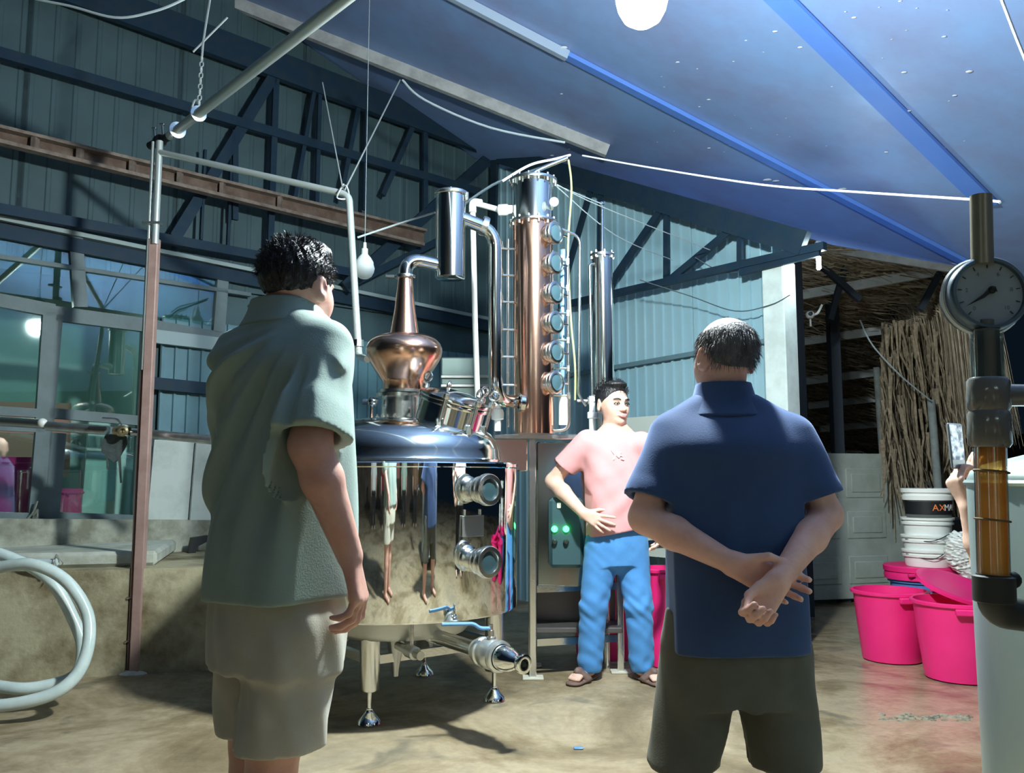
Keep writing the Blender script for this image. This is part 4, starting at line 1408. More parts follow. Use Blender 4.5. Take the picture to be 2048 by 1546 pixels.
def head(S, c, fwd, up=(0, 0, 1), s=1.0, face=False, ear=1.0):
    """c centre of the skull; returns local frame function H(right, fwd, up)"""
    fwd = np.asarray(fwd, float)
    up = nv(up)
    fwd = nv(fwd - up * (fwd @ up))
    rt = np.cross(fwd, up)
    c = np.asarray(c, float)
    H = lambda r, f, u: c + (rt * r + fwd * f + up * u) * s
    fr = np.stack([rt, fwd, up])
    E = lambda cc, rad, k=.02, op='add', f2=None: S.ell(H(*cc), np.array(rad) * s, fr if f2 is None else f2, k, op)
    E((0, -.012, .030), (.074, .092, .083))
    E((0, .022, -.015), (.064, .070, .085), .03)
    E((0, .040, -.062), (.050, .050, .046), .03)
    E((0, .076, -.092), (.022, .017, .018), .02)
    E((.034, .052, -.030), (.028, .030, .034), .02)
    E((-.034, .052, -.030), (.028, .030, .034), .02)
    if face:
        E((0, .080, .018), (.052, .018, .014), .012)
        E((.031, .094, -.006), (.017, .013, .012), .010, 'sub')
        E((-.031, .094, -.006), (.017, .013, .012), .010, 'sub')
        S.cone(H(0, .088, .004), H(0, .108, -.034), .0085 * s, .0125 * s, .010)
        E((.013, .099, -.038), (.010, .010, .008), .006)
        E((-.013, .099, -.038), (.010, .010, .008), .006)
        E((0, .092, -.064), (.030, .012, .010), .010)
    for sd in (-1, 1):
        er = np.stack([nv(rt * sd * .85 - fwd * .45), nv(fwd * .9 + rt * sd * .45), up])
        E((.078 * sd, -.012, -.008), (.009 * ear, .021 * ear, .033 * ear), .008, 'add', er)
        E((.081 * sd, -.010, -.030), (.008 * ear, .012 * ear, .013 * ear), .006, 'add', er)
        E((.090 * sd, -.004, -.004), (.006, .011, .018), .004, 'sub', er)
    return H, fr


def strands(H, n, fn, L, r, seed, jit=.35):
    """short hair blades; fn(rng) -> (right, fwd, up) root, direction in head axes"""
    rg = np.random.default_rng(seed)
    Vs, Fs = [], []
    b = 0
    for _ in range(n):
        root, dr = fn(rg)
        a = H(*root)
        d = H(*(np.array(root) + np.array(dr))) - a
        d = nv(d + rg.normal(size=3) * jit * .5)
        sidev = nv(np.cross(d, rg.normal(size=3)))
        l = L * (0.6 + .7 * rg.random())
        m = a + d * l * .55 + V3(0, 0, .001)
        t = a + d * l + V3(0, 0, -.25 * l)
        Vs += [a - sidev * r, a + sidev * r, m + sidev * r * .8, m - sidev * r * .8, t]
        Fs += [(b, b + 1, b + 2, b + 3), (b + 3, b + 2, b + 4, b + 4)]
        b += 5
    Fs2 = []
    V = np.array(Vs)
    # make the tips quads by doubling the last corner slightly
    ext = []
    for f in Fs:
        if f[2] == f[3]:
            ext.append((f[0], f[1], f[2]))
        else:
            Fs2.append(f)
    tris = [(f[0], f[1], f[2]) for f in Fs2] + [(f[0], f[2], f[3]) for f in Fs2] + ext
    return V, np.array(tris, dtype=np.int64)


SKIN = mat('ruddy_skin', (.72, .42, .34), .5, col2=(.64, .33, .26), nscale=18, nmix=(.4, .7), bump=.08, bscale=90, sss=.12)  # ruddier skin tone of the two men seen from behind
SKIN2 = mat('pale_skin', (.74, .50, .40), .5, col2=(.66, .40, .31), nscale=18, nmix=(.4, .7), bump=.05, bscale=90, sss=.12)
HAIRB = mat('black_hair', (.012, .012, .014), .35, spec=.6, bump=.6, bscale=160, stretch=(1, 1, .35))
HAIRG = mat('greying_hair', (.16, .15, .15), .55, col2=(.05, .05, .055), nscale=60, bump=.7, bscale=150, stretch=(1, 1, .3))


def fabric(name, col, col2, bump=.10):
    return mat(name, col, .85, col2=col2, nscale=9, nmix=(.35, .7), bump=bump, bscale=260, sheen=.15, spec=.25)


def folds(amp, fr, c, spec):
    """cloth folds: spec rows (angular count, slope, phase, weight, z0, z1)"""
    Wd, Dd = np.asarray(fr[0]), np.asarray(fr[1])
    c = np.asarray(c)
    def f(X):
        q = X - c
        a = np.arctan2(q @ Wd, q @ Dd)
        z = X[:, 2]
        o = np.zeros(len(X))
        for (m, sl, ph, w, z0, z1) in spec:
            win = np.clip((z - z0) / .06, 0, 1) * np.clip((z1 - z) / .06, 0, 1)
            o += w * win * np.sin(m * a + sl * z + ph + .8 * np.sin(3 * z * 4 + a * 2))
        return amp * o
    return f


def vx(p):
    return V3(p.x, p.y, p.z)


# ================================================================== man in navy polo shirt, seen from behind
YR = 2.45
cR = P(1462, 1000, YR)
W, Rv, Fv = body_frame(cR.x, YR, 3)
pR = thing('person', 'balding man in navy polo shirt with hands clasped behind his back', 'person', (cR.x, YR, 0))
zz = lambda v: P(1460, v, YR).z
hx = P(1449, 715, YR).x
S = Sdf()
zsh = zz(818)
fr2 = (Rv[:2].tolist() + [0], Fv[:2].tolist() + [0])
tor = [(W(-.0, 0, zz(1330)), .165, .12), (W(0, 0, zz(1200)), .175, .125), (W(0, .005, zz(1090)), .17, .125), (W(0, .005, zz(960)), .178, .125), (W(0, 0, zz(870)), .185, .115), (W(-.005, -.005, zz(815)), .135, .085), (W(-.01, 0, zz(785)), .075, .07)]
S.loft(tor, fr2, .03, grow=-.012)
shL, shR = W(-.172, -.005, zz(872)), W(.178, -.005, zz(872))
elL, elR = vx(P(1290, 1035, YR - .05)), vx(P(1652, 1030, YR - .05))
wrL, wrR = vx(P(1462, 1126, YR - .19)), vx(P(1558, 1160, YR - .245))
for sh_, el_, wr_ in ((shL, elL, wrL), (shR, elR, wrR)):
    S.cone(sh_, el_, .050, .044, .03)
    S.cone(el_, el_ + (wr_ - el_) * .35, .043, .046, .02)
    S.cone(el_ + (wr_ - el_) * .35, wr_, .046, .029, .015, flat=(nv(np.cross(wr_ - el_, V3(0, 0, 1))), .9))
neck0, neck1 = W(-.012, -.005, zz(820)), vx(P(1450, 735, YR + .005))
S.cone(neck0, neck1, .062, .058, .03)
hc = vx(P(1449, 716, YR + .015))
Hh, hfr = head(S, hc, nv(Fv - Rv * .42), (0, 0.03, 1), 1.02, ear=1.1)
# left hand wraps the right forearm from behind, thumb on top
dv = nv(vx(P(1548, 1163, YR - .20)) - wrL)
hand(S, wrL, dv, V3(.05, -.95, -.05), V3(.25, -.05, .95), [(4, 22, 30), (6, 24, 30), (8, 26, 30), (10, 28, 30)], thumb=((.80, .50, .35), (.98, .10, .12)), size=1.08)
# right hand hangs below, palm to the camera, fingers curled
dv2 = nv(vx(P(1502, 1236, YR - .25)) - wrR)
hand(S, wrR, dv2, V3(.0, -1, .1), nv(V3(-.9, 0, .5)), [(52, 62, 40), (56, 62, 40), (58, 62, 42), (56, 60, 42)], thumb=((.95, .28, .35), (.8, -.25, .65)), size=1.06, palm=.092)
# legs
hipL, hipR = W(-.09, 0, zz(1300)), W(.095, 0, zz(1300))
knL, knR = vx(P(1362, 1500, YR)), vx(P(1572, 1500, YR))
ftL, ftR = V3(knL[0] - .025, YR, .06), V3(knR[0] + .015, YR, .06)
for hp2, kn2, ft2 in ((hipL, knL, ftL), (hipR, knR, ftR)):
    S.chain([hp2, kn2, kn2 * .62 + ft2 * .38, ft2], [.085, .06, .058, .038], .02)
    S.cone(ft2 + V3(0, -.05, -.02), ft2 + V3(0, .14, -.032), .036, .028, .02, flat=(V3(0, 0, 1), .8))
V, Q = S.mesh(.0048)
npmesh('body', V, Q, SKIN, pR)
# polo shirt
S = Sdf()
tz = [zz(v) for v in (1296, 1200, 1090, 960, 880, 822, 790)]
shr = [(W(.005, 0, tz[0] - .03), .232, .165), (W(.005, 0, tz[1]), .222, .16), (W(0, 0, tz[2]), .205, .152), (W(0, 0, tz[3]), .20, .145), (W(0, -.012, tz[4] - .02), .200, .138), (W(-.005, .008, tz[5]), .152, .090), (W(-.010, .010, tz[6]), .090, .072)]
S.loft(shr, fr2, .03, n=2.5)
for sh_, el_, sd in ((shL, elL, -1), (shR, elR, 1)):
    e2 = sh_ + (el_ - sh_) * .84
    S.cone(sh_ + V3(0, 0, .0), e2, .062, .070, .06)
    S.cone(e2 - (el_ - sh_) * .1, e2 + (el_ - sh_) * .3, .070, .072, .01)
S.warp(folds(.006, fr2, W(0, 0, 0), [(5, 6, .4, .6, .6, 1.2), (9, -8, 1.2, .35, .55, 1.1), (3, 14, 2., .5, .9, 1.35)]))
for sh_, el_, sd in ((shL, elL, -1), (shR, elR, 1)):
    e2 = sh_ + (el_ - sh_) * .80
    dd = nv(el_ - sh_)
    # trim the sleeve hem and hollow it
    def slv(X, e2=e2, dd=dd, sd=sd):
        far = ((X - W(0, 0, 0)) @ Rv) * sd - .198
        return np.minimum((X - e2) @ dd, np.minimum(far + .02, 1.0))
    S.ops.append(('cut', slv, None, None, 0))
    S.cone(e2 - dd * .04, e2 + dd * .1, .054, .058, .004, op='sub')
S.cut(W(0, 0, zz(1293)), (0.02, 0, -1))
V, Q = S.mesh(.006)
NAVY = mat('navy_polo_cloth', (.032, .062, .150), .8, col2=(.026, .052, .128), nscale=9, nmix=(.35, .7), bump=.10, bscale=260, sheen=.45, spec=.3)
so = npmesh('polo_shirt', V, Q, NAVY, pR)
S = Sdf()
S.loft([(W(-.012, .004, zz(836)), .130, .112), (W(-.012, .006, zz(816)), .112, .094), (W(-.012, .006, zz(794)), .090, .080), (W(-.012, .006, zz(766)), .078, .074)], fr2, .01)
S.ops.append(('sub', None, None, None, 0)) if False else None
S.loft([(W(-.012, .004, zz(836) - .03), .118, .100), (W(-.012, .006, zz(816)), .100, .083), (W(-.012, .006, zz(794)), .080, .071), (W(-.012, .006, zz(766) + .03), .068, .066)], fr2, .004, op='sub')
V, Q = S.mesh(.004)
npmesh('collar', V, Q, NAVY, so)
# shorts
S = Sdf()
S.loft([(W(.0, 0, zz(1400)), .196, .138), (W(.0, 0, zz(1330)), .198, .145), (W(0, 0, zz(1270)), .20, .145), (W(0, 0, zz(1220)), .19, .14)], fr2, .03)
for kn2, hp2, sg in ((knL, hipL, -1), (knR, hipR, 1)):
    S.cone(hp2 + V3(0, 0, -.02), kn2 + V3(0, 0, -.035), .108, .098, .03)
S.warp(folds(.006, fr2, W(0, 0, 0), [(6, 12, .2, .6, .2, .75), (11, -20, 1., .4, .2, .7)]))
S.cut((0, 0, P(1450, 1532, YR).z), (0, 0, -1))
V, Q = S.mesh(.0065)
npmesh('shorts', V, Q, fabric('olive_shorts_cloth', (.105, .105, .085), (.085, .085, .068)), pR)
# fringe of hair round the bald crown
S = Sdf()
S.ell(Hh(0, -.014, .030), V3(.079, .097, .087) * 1.02, hfr, .01)
S.ell(Hh(0, .012, .105), V3(.078, .090, .052), hfr, .012, op='sub')
S.cut(Hh(0, .035, 0), hfr[1] * 1.0 + hfr[2] * -.25)
S.cut(Hh(0, -.06, -.036), hfr[2] * -1.0 + hfr[1] * .10)
for sd in (-1, 1):
    S.ell(Hh(.082 * sd, -.005, -.012), V3(.03, .034, .042), hfr, .006, op='sub')
V, Q = S.mesh(.004)


def fr_hair(rg):
    a = rg.uniform(-2.35, 2.35)
    u = rg.uniform(-.035, .075)
    x, y = math.sin(a), -math.cos(a)
    k = math.sqrt(max(.05, 1 - ((u - .03) / .089) ** 2))
    return (x * .079 * k, -.014 + y * .098 * k, u), (x * .35, y * .35, -.75)


npmesh('hair', V, Q, HAIRG, pR, strands(Hh, 2200, fr_hair, .022, .0007, 5))

# ================================================================== man in grey green shirt, back and right side
YL = 2.10
cL = P(560, 1000, YL)
W, Rv, Fv = body_frame(cL.x, YL, 38)
pL_ = thing('person', 'man in loose grey green shirt and beige shorts standing in front on the left', 'person', (cL.x, YL, 0))
zz = lambda v: P(560, v, YL).z
fr2 = (Rv[:2].tolist() + [0], Fv[:2].tolist() + [0])
S = Sdf()
tor = [(W(0, 0, zz(1260)), .165, .125), (W(0, .02, zz(1100)), .16, .13), (W(0, .02, zz(950)), .16, .13), (W(0, .0, zz(800)), .175, .12), (W(0, -.01, zz(700)), .175, .105), (W(0, -.01, zz(640)), .12, .08), (W(0, 0, zz(610)), .07, .07)]
S.loft(tor, fr2, .03, grow=-.01)
shR = W(.170, -.005, zz(708))
shL = W(-.165, -.02, zz(700))
elR = vx(P(620, 890, YL - .20))
wrR = vx(P(700, 1112, YL - .14))
S.cone(shR, elR, .050, .046, .03)
S.cone(elR, elR + (wrR - elR) * .3, .045, .047, .02)
S.cone(elR + (wrR - elR) * .3, wrR, .047, .030, .015)
elL = W(-.24, .05, zz(900))
wrL = W(-.20, .20, zz(1090))
S.cone(shL, elL, .054, .045, .03)
S.cone(elL, wrL, .045, .03, .02)
hand(S, wrR, nv(vx(P(718, 1200, YL - .13)) - wrR), nv(V3(-.85, .1, -.1)), nv(V3(.45, .85, .1)), [(20, 32, 22), (26, 36, 24), (30, 38, 26), (34, 40, 28)], thumb=((.85, .35, .35), (.95, .05, .3)), size=1.05)
hand(S, wrL, V3(0, .2, -1), Rv, Fv, [(20, 25, 20)] * 4)
neck0, neck1 = W(0, -.005, zz(650)), vx(P(598, 590, YL + .0))
S.cone(neck0, neck1, .064, .060, .03)
hc = vx(P(596, 578, YL + .0))
Hh, hfr = head(S, hc, nv(Fv * 1.0 - Rv * .24), (0, 0, 1), .99, face=True, ear=1.05)
hipL, hipR = W(-.09, 0, zz(1250)), W(.09, 0, zz(1250))
knR, knL = vx(P(548, 1480, YL - .05)), vx(P(512, 1480, YL + .10))
ftR, ftL = V3(knR[0] - .02, knR[1] - .02, .06), V3(knL[0] - .02, knL[1], .06)
for hp2, kn2, ft2 in ((hipL, knL, ftL), (hipR, knR, ftR)):
    S.chain([hp2, kn2, kn2 * .62 + ft2 * .38, ft2], [.088, .062, .058, .040], .02)
    S.cone(ft2 - Fv * .05 + V3(0, 0, -.02), ft2 + Fv * .15 + V3(0, 0, -.032), .036, .028, .02, flat=(V3(0, 0, 1), .8))
V, Q = S.mesh(.0048)
npmesh('body', V, Q, SKIN, pL_)
# loose shirt
S = Sdf()
shr = [(W(.012, .0, zz(1225)), .192, .158), (W(.01, .0, zz(1100)), .186, .158), (W(.0, .01, zz(960)), .180, .155), (W(-.005, .005, zz(820)), .182, .142), (W(-.005, -.012, zz(735)), .188, .135), (W(0, .004, zz(660)), .148, .092), (W(0, .006, zz(622)), .086, .074)]
S.loft(shr, fr2, .03, n=2.5)
e2R = shR + (elR - shR) * .93
S.cone(shR, e2R, .064, .084, .06)
S.cone(e2R - (elR - shR) * .2, e2R + (elR - shR) * .2, .087, .093, .01)
e2L = shL + (elL - shL) * .8
S.cone(shL - Rv * -.03, e2L + (elL - shL) * .2, .070, .078, .04)


def drape(X):
    q = X - W(.19, -.06, zz(660))
    a = np.arctan2(q @ Rv + q @ Fv * .3, -(q[:, 2]) + .02)
    r = np.sqrt((q * q).sum(1))
    back = np.clip(-((X - W(0, 0, 0)) @ Fv) / .06 + .4, 0, 1)
    win = np.clip((r - .10) / .1, 0, 1) * np.clip((X[:, 2] - zz(1200)) / .25, 0.25, 1)
    wv = np.sin(a * 19 + .6 * np.sin(r * 9)) + .6 * np.sin(a * 31 + 1.3)
    return .011 * wv * win * back


S.warp(drape)
S.warp(folds(.004, fr2, W(0, 0, 0), [(6, 3, .4, .8, .8, 1.5), (11, 10, 1.2, .4, .8, 1.5)]))
dd = nv(elR - shR)


def slvR(X):
    far = ((X - W(0, 0, 0)) @ Rv) - .195
    return np.minimum((X - e2R) @ nv(dd + V3(.05, 0, -.12)), far + .015)


S.ops.append(('cut', slvR, None, None, 0))
S.cone(e2R - dd * .05, e2R + dd * .1, .058, .076, .004, op='sub')
S.cut(W(0, 0, zz(1192)), (.03, 0, -1))
V, Q = S.mesh(.0055)
GREENC = fabric('grey_green_shirt_cloth', (.34, .45, .41), (.30, .40, .365))
so = npmesh('shirt', V, Q, GREENC, pL_)
S = Sdf()
S.loft([(W(0, .004, zz(656)), .128, .102), (W(0, .002, zz(630)), .100, .088), (W(0, .0, zz(601)), .082, .080)], fr2, .01)
S.loft([(W(0, .004, zz(656) - .03), .116, .090), (W(0, .002, zz(630)), .088, .078), (W(0, .0, zz(601) + .03), .072, .072)], fr2, .004, op='sub')
V, Q = S.mesh(.004)
npmesh('collar', V, Q, GREENC, so)
S = Sdf()
S.loft([(W(.0, 0, zz(1330)), .176, .142), (W(.0, 0, zz(1250)), .176, .142), (W(0, 0, zz(1150)), .16, .13)], fr2, .03)
S.cone(hipR + V3(-.01, 0, 0), knR + V3(.012, 0, -.03), .100, .106, .03)
S.cone(hipL, knL + V3(.0, 0, -.03), .100, .098, .03)
S.warp(folds(.005, fr2, W(0, 0, 0), [(6, 14, .2, .6, .4, .95), (13, -26, 1., .5, .4, .9)]))
S.cut((0, 0, P(560, 1466, YL).z), (.03, 0, -1))
V, Q = S.mesh(.006)
npmesh('shorts', V, Q, fabric('beige_shorts_cloth', (.56, .54, .45), (.49, .47, .39)), pL_)
S = Sdf()
S.ell(Hh(0, -.012, .034), V3(.080, .098, .090) * 1.03, hfr, .01)
S.ell(Hh(0, .03, .095), V3(.066, .06, .034) * 1.0, hfr, .03)
S.cut(Hh(0, .058, .0), hfr[1] * .7 + hfr[2] * -.75)
S.cut(Hh(0, -.05, -.016), hfr[2] * -1.0 + hfr[1] * .20)
for sd in (-1, 1):
    S.ell(Hh(.086 * sd, .0, -.020), V3(.03, .042, .044), hfr, .006, op='sub')
S.warp(lambda X: .0028 * np.sin(X[:, 0] * 330 + X[:, 2] * 90) * np.sin(X[:, 1] * 300 + 40 * X[:, 2]) + .002 * np.sin(X[:, 0] * 150 + X[:, 1] * 210))
V, Q = S.mesh(.004)


def top_hair(rg):
    a = rg.uniform(0, 2 * math.pi)
    u = rg.uniform(.02, .125)
    k = math.sqrt(max(.02, 1 - ((u - .036) / .095) ** 2))
    x, y = math.sin(a), math.cos(a)
    return (x * .083 * k, -.012 + y * .101 * k, u), (x * .7, y * .7 + .2, .2 + (u - .03) * 7)


npmesh('hair', V, Q, HAIRB, pL_, strands(Hh, 2600, top_hair, .018, .0008, 8, .6))

# ================================================================== man in pink shirt facing the camera
fP = PF(1172, 1362)
YP = fP.y
cP = P(1232, 1000, YP)
W, Rv, Fv = body_frame(cP.x, YP, 163)
pP = thing('person', 'smiling man in pink T-shirt and bright blue jeans, hand on hip', 'person', (cP.x, YP, 0))
zz = lambda v: P(1232, v, YP).z
fr2 = (Rv[:2].tolist() + [0], Fv[:2].tolist() + [0])
S = Sdf()
tor = [(W(0, 0, zz(1130)), .16, .115), (W(0, 0, zz(1060)), .165, .12), (W(0, .01, zz(1000)), .16, .125), (W(0, 0, zz(930)), .17, .12), (W(0, 0, zz(885)), .165, .105), (W(0, 0, zz(862)), .12, .08), (W(0, 0, zz(848)), .07, .065)]
S.loft(tor, fr2, .03, grow=-.01)
shR = vx(P(1168, 884, YP - .02))
elR = vx(P(1106, 962, YP + .06))
wrR = vx(P(1166, 1026, YP - .13))
S.cone(shR + (elR - shR) * .1, elR, .046, .043, .03)
S.cone(elR, elR + (wrR - elR) * .35, .042, .045, .02)
S.cone(elR + (wrR - elR) * .35, wrR, .045, .029, .015)
hand(S, wrR, nv(vx(P(1212, 1050, YP - .215)) - wrR), nv(V3(.35, .9, -.1)), nv(V3(.35, -.1, .9)), [(6, 14, 10), (8, 16, 12), (12, 18, 12), (16, 20, 14)], spread=.35, thumb=((.7, .6, .35), (.85, .4, .3)), size=1.0)
shL = vx(P(1298, 888, YP - .06))
elL = vx(P(1342, 968, YP + .02))
wrL = vx(P(1322, 1040, YP - .1))
S.cone(shL + (elL - shL) * .1, elL, .046, .043, .03)
S.cone(elL, wrL, .043, .029, .02)
hand(S, wrL, V3(-.1, -.2, -1), V3(-1, 0, 0), V3(0, -1, 0), [(20, 25, 20)] * 4)
neck0, neck1 = W(0, -.005, zz(866)), vx(P(1228, 822, YP + .0))
S.cone(neck0, neck1, .066, .060, .03)
hc = vx(P(1225, 808, YP + .0))
hf = nv(Fv * 1.0 - Rv * .18)
Hh, hfr = head(S, hc, hf, (0.02, .0, 1), 1.10, face=True)
hipR, hipL = W(.085, 0, zz(1090)), W(-.085, 0, zz(1090))
anR, anL = vx(P(1180, 1335, YP + .02)), vx(P(1284, 1335, YP + .02))
knR, knL = vx(P(1187, 1210, YP - .02)), vx(P(1277, 1210, YP - .02))
for hp2, kn2, an2, tx in ((hipR, knR, anR, -.55), (hipL, knL, anL, .35)):
    S.chain([hp2, kn2, an2], [.085, .058, .04], .02)
    fd = nv(V3(tx, -.85, 0))
    b0 = V3(an2[0], an2[1] + .03, .045)
    S.cone(b0, b0 + fd * .15 + V3(0, 0, -.005), .034, .030, .02, flat=(V3(0, 0, 1), .75))
    for q in range(5):
        sdv = nv(np.cross(fd, V3(0, 0, 1)))
        S.cone(b0 + fd * .15 + sdv * (q - 2) * .014, b0 + fd * (.195 - abs(q - 1.4) * .006) + sdv * (q - 2) * .015 + V3(0, 0, -.012), .011, .010, .003)
V, Q = S.mesh(.0048)
npmesh('body', V, Q, SKIN2, pP)
# T-shirt
S = Sdf()
shr = [(W(.0, .01, zz(1080)), .178, .145), (W(0, .015, zz(1030)), .178, .148), (W(0, .01, zz(980)), .182, .145), (W(0, 0, zz(925)), .188, .135), (W(0, 0, zz(885)), .180, .115), (W(0, -.004, zz(868)), .128, .086), (W(0, -.008, zz(857)), .080, .070)]
S.loft(shr, fr2, .03, n=2.4)
e2R = shR + (elR - shR) * .62
S.cone(shR + (shL - shR) * .06, e2R + (elR - shR) * .25, .074, .076, .04)
e2L = shL + (elL - shL) * .62
S.cone(shL - (shL - shR) * .12, e2L + (elL - shL) * .25, .072, .076, .04)
S.warp(folds(.005, fr2, W(0, 0, 0), [(4, 22, .4, .7, .85, 1.2), (8, -30, 1.2, .5, .85, 1.3), (5, 40, 2.2, .5, .9, 1.15)]))
for e2, el_, sh_, sg in ((e2R, elR, shR, 1), (e2L, elL, shL, -1)):
    dd = nv(el_ - sh_)
    def slv(X, e2=e2, dd=dd, sg=sg):
        far = ((X - W(0, 0, 0)) @ Rv) * sg - .185
        return np.minimum((X - e2) @ dd, far + .01)
    S.ops.append(('cut', slv, None, None, 0))
    S.cone(e2 - dd * .03, e2 + dd * .1, .052, .060, .004, op='sub')
S.cut(W(0, 0, zz(1063)), (.18, 0, -1))
S.ell(W(0, .075, zz(857)), V3(.066, .060, .040), None, .008, op='sub')
V, Q = S.mesh(.0055)
PINKC = fabric('pink_tshirt_cloth', (.72, .36, .36), (.66, .32, .33))
so = npmesh('t_shirt', V, Q, PINKC, pP)
# small white rider emblem on the chest
Vs = V - W(0, 0, 0)
EMB = MB()
def chest(u, v):
    """front surface of the shirt at photo pixel"""
    p0 = P(u, v, YP - .30)
    o = np.array([0, 0, CAMH])
    d = nv(np.array(p0) - o)
    t = (V - o) @ d
    dist = np.linalg.norm(V - o - t[:, None] * d, axis=1)
    near = dist < .012
    tt = t[near].min() - .004
    return Vector(o + d * tt)
for poly in ([(1224, 903), (1232, 899), (1236, 903), (1243, 904), (1240, 908), (1247, 912), (1241, 912), (1238, 916), (1233, 911), (1228, 914), (1229, 909)],
             [(1221, 899), (1227, 898), (1229, 902), (1224, 902)], [(1243, 915), (1249, 917), (1248, 920), (1241, 918)], [(1228, 915), (1232, 913), (1229, 919), (1225, 920)]):
    pts = [chest(*q) for q in poly]
    c = sum(pts, Vector()) / len(pts)
    b = len(EMB.v)
    EMB.add(pts + [c], [(i, (i + 1) % len(pts), len(pts)) for i in range(len(pts))])
em = obj('chest_emblem', EMB, mat('white_print', (.85, .82, .80), .8), so, smooth=0)
em['label'] = 'small white rider emblem printed on the chest'
# jeans
S = Sdf()
S.ell(W(0, .0, zz(1118)), (.10, .10, .085), None, .03)
S.loft([(W(0, 0, zz(1130)), .160, .120), (W(0, 0, zz(1085)), .172, .130), (W(0, 0, zz(1042)), .168, .128)], fr2, .02)
S.chain([hipR, knR, anR + V3(0, -.0, .02)], [.104, .078, .070], .02)
S.chain([hipL, knL, anL + V3(0, -.0, .02)], [.104, .078, .070], .02)


def jeanfold(X):
    z = X[:, 2]
    a = X[:, 0] * 14 + X[:, 1] * 10
    kn = np.exp(-((z - zz(1210)) / .10) ** 2) + .9 * np.exp(-((z - zz(1320)) / .07) ** 2) + .35
    b = X[:, 0] * 31 - X[:, 1] * 17
    return .0040 * kn * (np.sin(z * 62 + a * 2.6 + 1.7 * np.sin(b * .6 + z * 13)) * np.sin(b * .9 + z * 21) + .6 * np.sin(z * 45 - a * 3.3 + 1 + np.sin(b)) * np.cos(z * 17 + b * .5))


S.warp(jeanfold)
S.cut((0, 0, zz(1345)), (0, 0, -1))
S.cut((0, 0, zz(1046)), (0, 0, 1))
V, Q = S.mesh(.0055)
npmesh('jeans', V, Q, fabric('blue_jeans_cloth', (.09, .30, .66), (.07, .24, .56), .15), pP)
npb = MB()
S = Sdf()
S.loft([(W(0, 0, zz(1058)), .172, .132), (W(0, 0, zz(1046)), .171, .131)], fr2, .004)
V, Q = S.mesh(.005)
npmesh('belt', V, Q, mat('dark_belt', (.03, .03, .05), .5), pP)
# sandals
SAND = mat('brown_sandal_leather', (.16, .10, .08), .6, bump=.3, bscale=80)
for an2, tx in ((anR, -.55), (anL, .35)):
    fd = nv(V3(tx, -.85, 0))
    sdv = nv(np.cross(fd, V3(0, 0, 1)))
    b0 = V3(an2[0], an2[1] + .03, .0)
    S = Sdf()
    S.cone(b0 - fd * .03 + V3(0, 0, .012), b0 + fd * .18 + V3(0, 0, .012), .042, .048, .01, flat=(V3(0, 0, 1), .3))
    S.cone(b0 + fd * .10 - sdv * .045 + V3(0, 0, .025), b0 + fd * .13 + V3(0, 0, .068), .018, .020, .01, flat=(fd, 1.6))
    S.cone(b0 + fd * .13 + V3(0, 0, .066), b0 + fd * .10 + sdv * .045 + V3(0, 0, .025), .020, .018, .01, flat=(fd, 1.6))
    S.cone(b0 - fd * .02 - sdv * .04 + V3(0, 0, .05), b0 + fd * .05 + V3(0, 0, .088), .012, .012, .008)
    S.cone(b0 - fd * .02 + sdv * .04 + V3(0, 0, .05), b0 + fd * .05 + V3(0, 0, .088), .012, .012, .008)
    V, Q = S.mesh(.004)
    npmesh('sandal', V, Q, SAND, pP)
# hair, brows, eyes, mouth
S = Sdf()
S.ell(Hh(0, -.014, .032), V3(.077, .096, .086) * 1.14, hfr, .01)
S.ell(Hh(0, .040, .100), V3(.058, .048, .022) * 1.1, hfr, .02)
S.cut(Hh(0, .074, .066), hfr[1] * .8 + hfr[2] * -.6)
S.cut(Hh(0, -.03, -.03), hfr[2] * -1.0 + hfr[1] * .75)
V, Q = S.mesh(.005)


def short_hair(rg):
    a = rg.uniform(0, 2 * math.pi)
    u = rg.uniform(.05, .13)
    k = math.sqrt(max(.02, 1 - ((u - .040) / .098) ** 2))
    x, y = math.sin(a), math.cos(a)
    return (x * .083 * k, -.014 + y * .102 * k, u), (x * .5, y * .6 + .2, .4 + (u - .03) * 8)


npmesh('hair', V, Q, HAIRB, pP, strands(Hh, 900, short_hair, .02, .0012, 11, .6))
HV = lambda r, f, u: Vector(Hh(r, f, u))
Rm = Matrix([list(hfr[0]), list(hfr[1]), list(hfr[2])]).transposed()
EYEW = mat('eye_white', (.75, .72, .70), .3)
EYED = mat('eye_dark', (.02, .015, .012), .2)
LIPM = mat('lip', (.55, .22, .20), .5)
for sd in (-1, 1):
    ey = obj('eye', MB().ball(HV(.031 * sd, .0845, -.006), .0125, 12, (1.25, .8, .55), Rm), EYEW, pP)
    obj('iris', MB().ball(HV(.031 * sd, .0925, -.0055), .0062, 10, (1.1, .8, .9), Rm), EYED, ey)
    obj('eyelid', MB().tube(smoothpath([HV((.031 - .017) * sd, .088, -.007), HV(.025 * sd, .0965, .0), HV(.036 * sd, .0955, .0005), HV(.049 * sd, .084, -.006)], 4), .0026, 6), EYED, ey)
    obj('eyebrow', MB().tube(smoothpath([HV(.014 * sd, .098, .015), HV(.030 * sd, .0985, .021), HV(.050 * sd, .083, .017)], 4), [.003] * 4 + [.004] * 4 + [.002], 6), HAIRB, pP)
mo = obj('mouth', MB().tube(smoothpath([HV(-.028, .086, -.058), HV(-.012, .1060, -.0645), HV(.012, .1060, -.0645), HV(.028, .086, -.058)], 5), [.002] + [.0045] * 14 + [.002], 8), EYEW, pP)
mo['label'] = 'smile showing white teeth'
